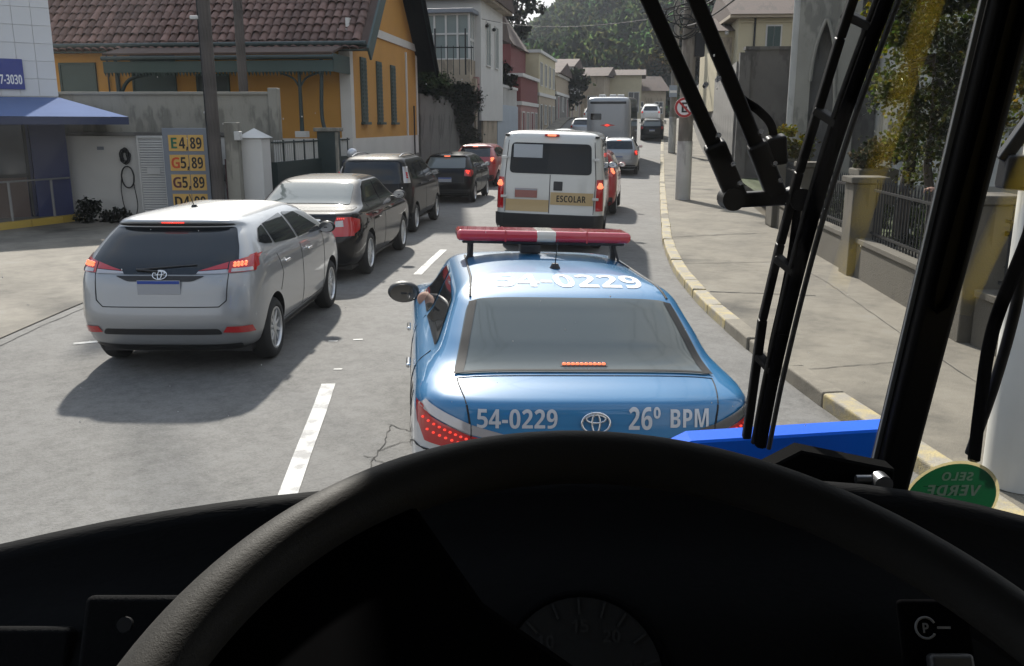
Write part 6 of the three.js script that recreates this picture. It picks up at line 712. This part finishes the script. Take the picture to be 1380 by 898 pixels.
  part('figure', figure(b, TINT, 0.8, 100, [0, 0.95, 0]), cloth, o); const hm = part('helmet', new THREE.SphereGeometry(0.145, 26, 18).scale(0.95, 1.0, 1.12).translate(0, 1.575, 0.005), paint(0.5, 0.51, 0.53, 0.3, 0.25), o); part('visor', new THREE.SphereGeometry(0.148, 20, 10, Math.PI * 1.15, Math.PI * 0.7, 1.15, 0.7).scale(0.95, 1.0, 1.12).translate(0, 1.575, -0.002), M.glass, hm);
}
console.log('people');
// ------------------------------------------------------------------ the bus around the driver (x right, d ahead)
{
  const bus = thing('bus', 'black dashboard, steering wheel and wipers of the bus cab', 'bus', 0, 0, 0);
  const dashMat = phys(C(0.005, 0.0053, 0.006), 0.8, { specularIntensity: 0.15, bumpMap: asphaltBump, bumpScale: 0.0006 }), rimMat = phys(C(0.04, 0.0385, 0.036), 0.6, { specularIntensity: 0.3, bumpMap: asphaltBump, bumpScale: 0.00015 }), black = phys(C(0.0025, 0.0025, 0.003), 0.8, { specularIntensity: 0.02 }), metalBlack = phys(C(0.006, 0.006, 0.0065), 0.5, { specularIntensity: 0.4 }), shell = std(C(0.05, 0.05, 0.052), 0.9), print = std(C(0.014), 0.7), face = std(C(0.004), 0.6);
  const paneD = y => 1.342 - 0.268 * (y - 1.739), up = new THREE.Vector3(0, 1, 0.268).normalize(), out = new THREE.Vector3(0, 0.268, -1).normalize(), X = new THREE.Vector3(1, 0, 0);
  const onPane = (x, y, off = 0) => V(x, y, paneD(y) + off);
  // dashboard: cross-section swept across, its crown arching
  { const xs = range(-1.05, 1.75, 0.07), crown = mono([-1.1, -0.85, -0.63, -0.42, -0.22, 0.1, 0.37, 0.5, 0.62, 1.0, 1.8], [1.66, 1.74, 1.80, 1.845, 1.872, 1.895, 1.884, 1.868, 1.838, 1.755, 1.68]), sec = [[1.36, -0.27], [1.2, -0.15], [1.08, -0.054], [1.03, -0.014], [1.0, 0], [0.985, -0.004], [0.975, -0.016], [0.965, -0.045], [0.93, -0.075], [0.89, -0.1], [0.85, -0.145], [0.82, -0.24], [0.80, -0.42], [0.80, -0.95]], pos = [], idx = [], uv = []; xs.forEach((x, i) => { const e = crown(x); sec.forEach(([d, y], j) => { pos.push(x, e + y, -d); uv.push(x, j * 0.08); if (i && j) { const n = sec.length, a = (i - 1) * n + j - 1; idx.push(a, a + n, a + 1, a + n, a + n + 1, a + 1); } }); }); const g = new THREE.BufferGeometry(); g.setAttribute('position', new THREE.Float32BufferAttribute(pos, 3)); g.setAttribute('uv', new THREE.Float32BufferAttribute(uv, 2)); g.setIndex(idx); g.computeVertexNormals(); part('dashboard', g, dashMat, bus); }
  const panelBox = (x0, x1, y0, y1, d, nm) => { const g = new RoundedBoxGeometry(x1 - x0, y1 - y0, 0.02, 2, 0.008); g.rotateX(-0.5); g.translate((x0 + x1) / 2, (y0 + y1) / 2, -d); return part(nm, g, dashMat, bus); };
  const lp = panelBox(-0.47, -0.33, 1.66, 1.80, 0.862, 'trim_panel'); part('screw', new THREE.CylinderGeometry(0.008, 0.008, 0.006, 12).rotateX(Math.PI / 2 - 0.5).translate(-0.405, 1.79, -0.838), metalBlack, lp); panelBox(-0.66, -0.49, 1.60, 1.76, 0.862, 'trim_panel'); panelBox(0.28, 0.60, 1.62, 1.78, 0.86, 'trim_panel');
  // gauges
  const gauge = (x, y, d, r, nums) => { const g = new THREE.Group(); g.name = 'gauge'; g.position.set(x, y, -d); g.rotation.x = -0.62; bus.add(g); part('gauge_face', new THREE.CylinderGeometry(r, r, 0.01, 40).rotateX(Math.PI / 2), face, g); part('gauge_rim', new THREE.TorusGeometry(r, 0.006, 8, 40), black, g); for (const [t, a] of nums) { const c = Math.cos(a), s = Math.sin(a); part('gauge_tick', bx(-0.0012, 0.0012, -0.008, 0.008, 0.005, 0.0065).rotateZ(a - Math.PI / 2).translate(c * r * 0.86, s * r * 0.86, 0), print, g); if (t) part('numeral', textGeo(t, 0.013).translate(c * r * 0.63, s * r * 0.63, 0.0062), print, g); } };
  gauge(0.075, 1.725, 0.835, 0.088, [['10', 2.35], ['', 1.95], ['15', 1.6], ['', 1.25], ['20', 0.95], ['', 0.6], ['25', 0.25], ['5', 3.0]]); gauge(-0.245, 1.68, 0.835, 0.10, [['60', 1.65], ['', 1.4], ['80', 1.1], ['', 0.85], ['100', 0.55], ['40', 2.3], ['', 1.95]]);
  { const s = new THREE.Group(); s.name = 'brake_switch'; s.position.set(0.445, 1.772, -0.835); s.rotation.x = -0.5; bus.add(s); part('switch_plate', new RoundedBoxGeometry(0.075, 0.085, 0.01, 2, 0.006), black, s); const ring = new THREE.TorusGeometry(0.0105, 0.0013, 6, 24, 5.2).rotateZ(0.5).translate(-0.012, 0.014, 0.006); part('switch_symbol', join([ring, textGeo('P', 0.010).translate(-0.012, 0.014, 0.006), bx(0, 0.014, 0.013, 0.0155, 0.0055, 0.0065)]), std(C(0.16), 0.6), s); part('switch_button', new RoundedBoxGeometry(0.046, 0.018, 0.016, 2, 0.005).translate(0.008, -0.02, 0.008), std(C(0.035), 0.5), s); }
  // steering wheel
  { const c = [0.081, 2.02, 0.281], tilt = 0.373, yaw = 0.262, a = -0.072, u = new THREE.Vector3(Math.cos(yaw), a, -Math.sin(yaw)).normalize(), v0 = new THREE.Vector3(-Math.sin(yaw) * Math.cos(tilt), Math.sin(tilt), -Math.cos(yaw) * Math.cos(tilt)), v = v0.sub(u.clone().multiplyScalar(u.dot(v0))).normalize(), n = u.clone().cross(v); const w = new THREE.Group(); w.name = 'steering_wheel'; w.applyMatrix4(new THREE.Matrix4().makeBasis(u, v, n).setPosition(c[0], c[1], -c[2])); bus.add(w); const tg = new THREE.TorusGeometry(0.2405, 0.0158, 28, 160); const tuv = tg.attributes.uv; for (let i = 0; i < tuv.count; i++) tuv.setXY(i, tuv.getX(i) * 20, tuv.getY(i) * 1.3); part('rim', tg, rimMat, w);
    const spoke = (a0, w0, w1) => { const s = new THREE.Shape([[0.05, -w0], [0.15, -w1 * 0.8], [0.236, -w1 * 1.5], [0.236, w1 * 1.5], [0.15, w1 * 0.8], [0.05, w0]].map(p => new THREE.Vector2(...p))); return new THREE.ExtrudeGeometry(s, { depth: 0.016, bevelEnabled: true, bevelSize: 0.005, bevelThickness: 0.005, bevelSegments: 2 }).translate(0, 0, -0.022).rotateZ(a0); }; for (const a0 of [2.3, 0.15, 3.6, 5.3]) part('spoke', spoke(a0, 0.04, a0 === 2.3 ? 0.05 : 0.03), black, w); part('hub', new THREE.CylinderGeometry(0.085, 0.1, 0.05, 32).rotateX(Math.PI / 2).translate(0, 0, -0.025), black, w); part('column', new THREE.CylinderGeometry(0.05, 0.06, 0.5, 20).rotateX(Math.PI / 2).translate(0, 0, -0.3), black, w); }
  // windscreen in two panes, pillar between, cab shell
  const glass = phys(C(1), 0.0, { transmission: 1, thickness: 0, ior: 1.5 }); const pane = (x0, x1) => { const g = new THREE.PlaneGeometry(x1 - x0, 1.3); g.applyMatrix4(new THREE.Matrix4().makeBasis(X, up, out.clone().negate())); const c = onPane((x0 + x1) / 2, 2.32); g.translate(c.x, c.y, c.z); return part('windscreen', g, glass, bus); }; const paneL = pane(-1.05, 0.577), paneR = pane(0.637, 1.75);
  { const r = rng(77), sp = []; for (let i = 0; i < 90; i++) { const x = -0.8 + r() * 1.35, y = 1.75 + r() * 0.75, s = 0.0004 + 0.0008 * r() * r(); const g = new THREE.SphereGeometry(s, 6, 4).scale(1, 1 + r(), 0.4); const p = onPane(x, y, 0.002); g.translate(p.x, p.y, p.z); sp.push(g); } const m = part('water_drops', join(sp), std(C(0.6), 0.25), paneL); m.userData.kind = 'stuff'; }
  { const A = onPane(0.605, 1.62, 0.0), B = onPane(0.607, 2.9, 0.0), pl = part('pillar', bar(A, B, 0.056, 0.05, X), metalBlack, bus); const U = [], e = -0.03; for (const [x, y] of [[0.590, 2.85], [0.590, 2.3], [0.589, 2.06], [0.595, 2.045], [0.606, 2.045], [0.612, 2.06], [0.613, 2.3], [0.613, 2.85]]) U.push(onPane(x, y, e)); part('pillar_seal', tube(U, 0.0045, 120, 8), black, pl); part('glazing_bead', bar(onPane(0.574, 1.62, -0.004), onPane(0.574, 2.9, -0.004), 0.007, 0.006, X), std(C(0.16, 0.17, 0.18), 0.6), pl); }
  part('cowl', (() => { const g = extrude([[0.27, 1.745], [0.31, 1.766], [0.66, 1.789], [0.66, 1.55], [0.27, 1.55]], 0.05, 0.004); g.translate(0, 0, -1.50); return g; })(), phys(C(0.002, 0.10, 0.62), 0.7, { specularIntensity: 0.3 }), bus);
  { const bk = new THREE.Group(); bk.name = 'dash_bracket'; bk.position.set(0, 0, 0); bus.add(bk); const g = extrude([[0.325, 1.78], [0.335, 1.842], [0.388, 1.872], [0.512, 1.846], [0.512, 1.78]], 0.03, 0.003); g.translate(0, 0, -1.155); part('bracket_body', g, phys(C(0.006), 0.9, { specularIntensity: 0.05 }), bk); const kx = 0.482, ky = 1.838; part('clamp_knob', join([new THREE.CylinderGeometry(0.012, 0.012, 0.02, 20).rotateX(Math.PI / 2).translate(kx + 0.008, ky, -1.105), new THREE.CylinderGeometry(0.006, 0.006, 0.02, 12).rotateZ(Math.PI / 2).translate(kx - 0.014, ky + 0.002, -1.11)]), std(C(0.35), 0.3, { metalness: 0.9 }), bk); part('screw', new THREE.CylinderGeometry(0.004, 0.004, 0.004, 10).rotateX(Math.PI / 2).translate(0.405, 1.825, -1.117), std(C(0.08), 0.4, { metalness: 0.8 }), bk); }
  // sticker seen from behind
  { const s = new THREE.Group(); s.name = 'sticker'; s.applyMatrix4(new THREE.Matrix4().makeBasis(X, up, out.clone().negate()).setPosition(onPane(0.712, 1.706, -0.004))); bus.add(s); part('sticker_face', new THREE.RingGeometry(0.0725, 0.078, 48), phys(C(0.55, 0.47, 0.25), 0.8, { transmission: 0.5, thickness: 0 }), s); part('sticker_disc', new THREE.CylinderGeometry(0.0725, 0.0725, 0.0012, 48).rotateX(Math.PI / 2).translate(0, 0, 0.0006), phys(C(0.06, 0.25, 0.14), 0.8, { transmission: 0.5, thickness: 0 }), s); const tx = phys(C(0.6, 0.68, 0.58), 0.8), T = (t, z, x, y) => { const g = thickText(t, z, 0.95, 0.0006); g.rotateY(Math.PI); g.translate(x, y, 0.0024); part('lettering', g, tx, s); }; T('SELO', 0.0165, 0.0, 0.049); T('VERDE', 0.0215, 0.0, 0.021); const ln = []; for (const y of [0.012, 0.028]) ln.push(bx(-0.05, 0.02, y, y + 0.0008, 0.0015, 0.0019)); part('printed_line', join(ln), M.ink, s); }
  // pantograph wiper: two arms from above, a bracket, the blade
  const side = X; function wiper(nm, sh) { const w = new THREE.Group(); w.name = nm; w.position.x = sh; bus.add(w); return w; }
  { const w = wiper('wiper', 0), P = (x, y, o) => onPane(x, y, o); const arm1 = part('arm', bar(P(0.10, 2.60, 0.09), P(0.325, 2.205, 0.09), 0.021, 0.014, X), metalBlack, w), arm2 = part('arm', bar(P(0.175, 2.58, 0.09), P(0.378, 2.215, 0.09), 0.021, 0.014, X), metalBlack, w); part('arm_clevis', bar(P(0.285, 2.275, 0.088), P(0.328, 2.195, 0.088), 0.031, 0.024, X), metalBlack, arm1); part('arm_clevis', bar(P(0.345, 2.275, 0.088), P(0.385, 2.20, 0.088), 0.029, 0.024, X), metalBlack, arm2); part('bracket', bar(P(0.305, 2.192, 0.088), P(0.418, 2.198, 0.088), 0.022, 0.026, new THREE.Vector3(0, 1, 0)), metalBlack, w); part('pivot', new THREE.CylinderGeometry(0.016, 0.016, 0.04, 18).rotateX(Math.PI / 2).translate(...P(0.318, 2.195, 0.085).toArray()), metalBlack, w); part('pivot', new THREE.CylinderGeometry(0.016, 0.016, 0.05, 18).rotateX(Math.PI / 2).translate(...P(0.412, 2.196, 0.08).toArray()), metalBlack, w);
    const bolts = [[0.287, 2.285], [0.312, 2.245], [0.325, 2.218], [0.345, 2.29], [0.371, 2.246], [0.382, 2.222], [0.262, 2.352], [0.278, 2.36]]; const bm = std(C(0.6), 0.25, { metalness: 0.9 }); for (const [x, y] of bolts) part('bolt', new THREE.CylinderGeometry(0.0036, 0.0036, 0.008, 8).rotateX(Math.PI / 2 - 0.26).translate(...P(x, y, 0.072).toArray()), bm, w);
    part('washer_hose', tube([P(0.20, 2.52, 0.11), P(0.29, 2.385, 0.105), P(0.317, 2.338, 0.10), P(0.345, 2.32, 0.10), P(0.366, 2.30, 0.10), P(0.374, 2.272, 0.095)], 0.006, 60, 8), black, w); part('washer_nozzle', bar(P(0.372, 2.285, 0.09), P(0.380, 2.245, 0.09), 0.028, 0.02, X), metalBlack, w);
    const pts = [[0.384, 1.80, 0.055], [0.383, 2.01, 0.06], [0.394, 2.13, 0.065], [0.405, 2.235, 0.065], [0.426, 2.41, 0.05], [0.433, 2.46, 0.045]]; for (let i = 0; i < pts.length - 1; i++) part('blade_carrier', bar(P(...pts[i]), P(...pts[i + 1]), i === 0 ? 0.014 : 0.0125, 0.012, X), metalBlack, w); const rb = [[0.398, 1.80, 0.02], [0.402, 1.93, 0.022], [0.416, 2.13, 0.022], [0.437, 2.30, 0.022], [0.468, 2.46, 0.022], [0.496, 2.60, 0.022]]; const bl = part('blade', tube(rb.map(q => P(...q)), 0.0095, 60, 8), black, w); part('blade_edge', tube(rb.map(([x, y, o]) => P(x + 0.009, y, 0.006)), 0.004, 60, 6), M.rubber, bl); part('blade_spine', tube(rb.map(([x, y, o]) => P(x - 0.008, y, o + 0.012)), 0.005, 60, 6), metalBlack, bl);
    for (const y of [1.93, 2.09, 2.30, 2.42]) { const f = mono(rb.map(q => q[1]), rb.map(q => q[0])), g = mono(pts.map(q => q[1]), pts.map(q => q[0])); part('blade_claw', bar(P(g(y), y + 0.02, 0.058), P(f(y), y, 0.03), 0.011, 0.016, new THREE.Vector3(0, 1, 0.3)), metalBlack, w); }
    part('washer_tube', tube([P(0.412, 2.19, 0.07), P(0.408, 2.12, 0.05), P(0.406, 2.05, 0.05), P(0.401, 1.96, 0.05), P(0.40, 1.92, 0.04)], 0.006, 40, 8), black, w); }
  { const w = wiper('wiper', 0), P = (x, y, o) => onPane(x, y, o); part('blade', tube([P(0.752, 1.77, 0.03), P(0.738, 1.86, 0.03), P(0.722, 2.0, 0.03), P(0.735, 2.15, 0.03), P(0.74, 2.3, 0.03), P(0.76, 2.6, 0.03)], 0.010, 60, 8), black, w); part('blade_carrier', tube([P(0.758, 1.77, 0.055), P(0.764, 1.9, 0.055), P(0.762, 2.02, 0.055), P(0.755, 2.2, 0.07), P(0.79, 2.5, 0.06)], 0.0085, 60, 8), metalBlack, w); part('bracket', bar(P(0.700, 2.235, 0.085), P(0.84, 2.225, 0.085), 0.05, 0.03, new THREE.Vector3(0, 1, 0)), std(C(0.03), 0.35), w); part('arm', bar(P(0.700, 2.25, 0.09), P(0.86, 2.60, 0.09), 0.02, 0.014, X), std(C(0.06), 0.3, { metalness: 0.5 }), w); }
  // shell of the cab: roof, header, walls with side windows, rear, floor, front
  part('roof', bx(-1.1, 1.8, 2.95, 3.0, -0.98, 5), shell, bus); part('header', bx(-1.1, 1.8, 2.86, 2.95, -1.04, -0.95), shell, bus); part('floor', bx(-1.1, 1.8, 0.6, 0.65, -1.4, 5), shell, bus); part('rear_bulkhead', bx(-1.1, 1.8, 0.65, 2.95, 4.95, 5), shell, bus);
  part('front_wall', bx(-1.1, 1.8, 0.65, 1.40, -1.42, -1.37), shell, bus); part('side_wall', bx(-1.12, -1.07, 0.65, 1.72, -1.4, 5), shell, bus); part('side_wall', bx(-1.12, -1.07, 2.7, 2.95, -1.4, 5), shell, bus); part('side_wall', bx(-1.12, -1.07, 1.72, 2.7, 0.55, 5), shell, bus); part('side_wall', bx(1.75, 1.8, 0.65, 1.5, -1.4, 5), shell, bus); part('side_wall', bx(1.75, 1.8, 2.7, 2.95, -1.4, 5), shell, bus); part('side_wall', bx(1.75, 1.8, 1.5, 2.7, 0.3, 5), shell, bus); part('corner_pillar', bar(V(-1.09, 1.6, 1.36), V(-1.09, 2.95, 1.0), 0.08, 0.07, X), black, bus); part('corner_pillar', bar(V(1.77, 1.5, 1.36), V(1.77, 2.95, 1.0), 0.08, 0.07, X), black, bus);
  { const yel = phys(C(0.80, 0.58, 0.03), 0.6); for (const [x, z] of [[1.12, 0.12], [1.5, 0.0]]) part('handrail', rod(new THREE.Vector3(x, 0.65, z), new THREE.Vector3(x, 2.9, z), 0.036, 0.036, 18), yel, bus); }
  part('added_sun_visor', bx(-0.21, 0.60, 2.49, 2.88, -1.06, -1.045), black, bus);  // unseen visor, added and trimmed to keep sun off the right of the wheel
}
console.log('bus');
scene.traverse(o => { if (o.isMesh) { o.castShadow = true; o.receiveShadow = true; } });
renderer.render(scene, camera);
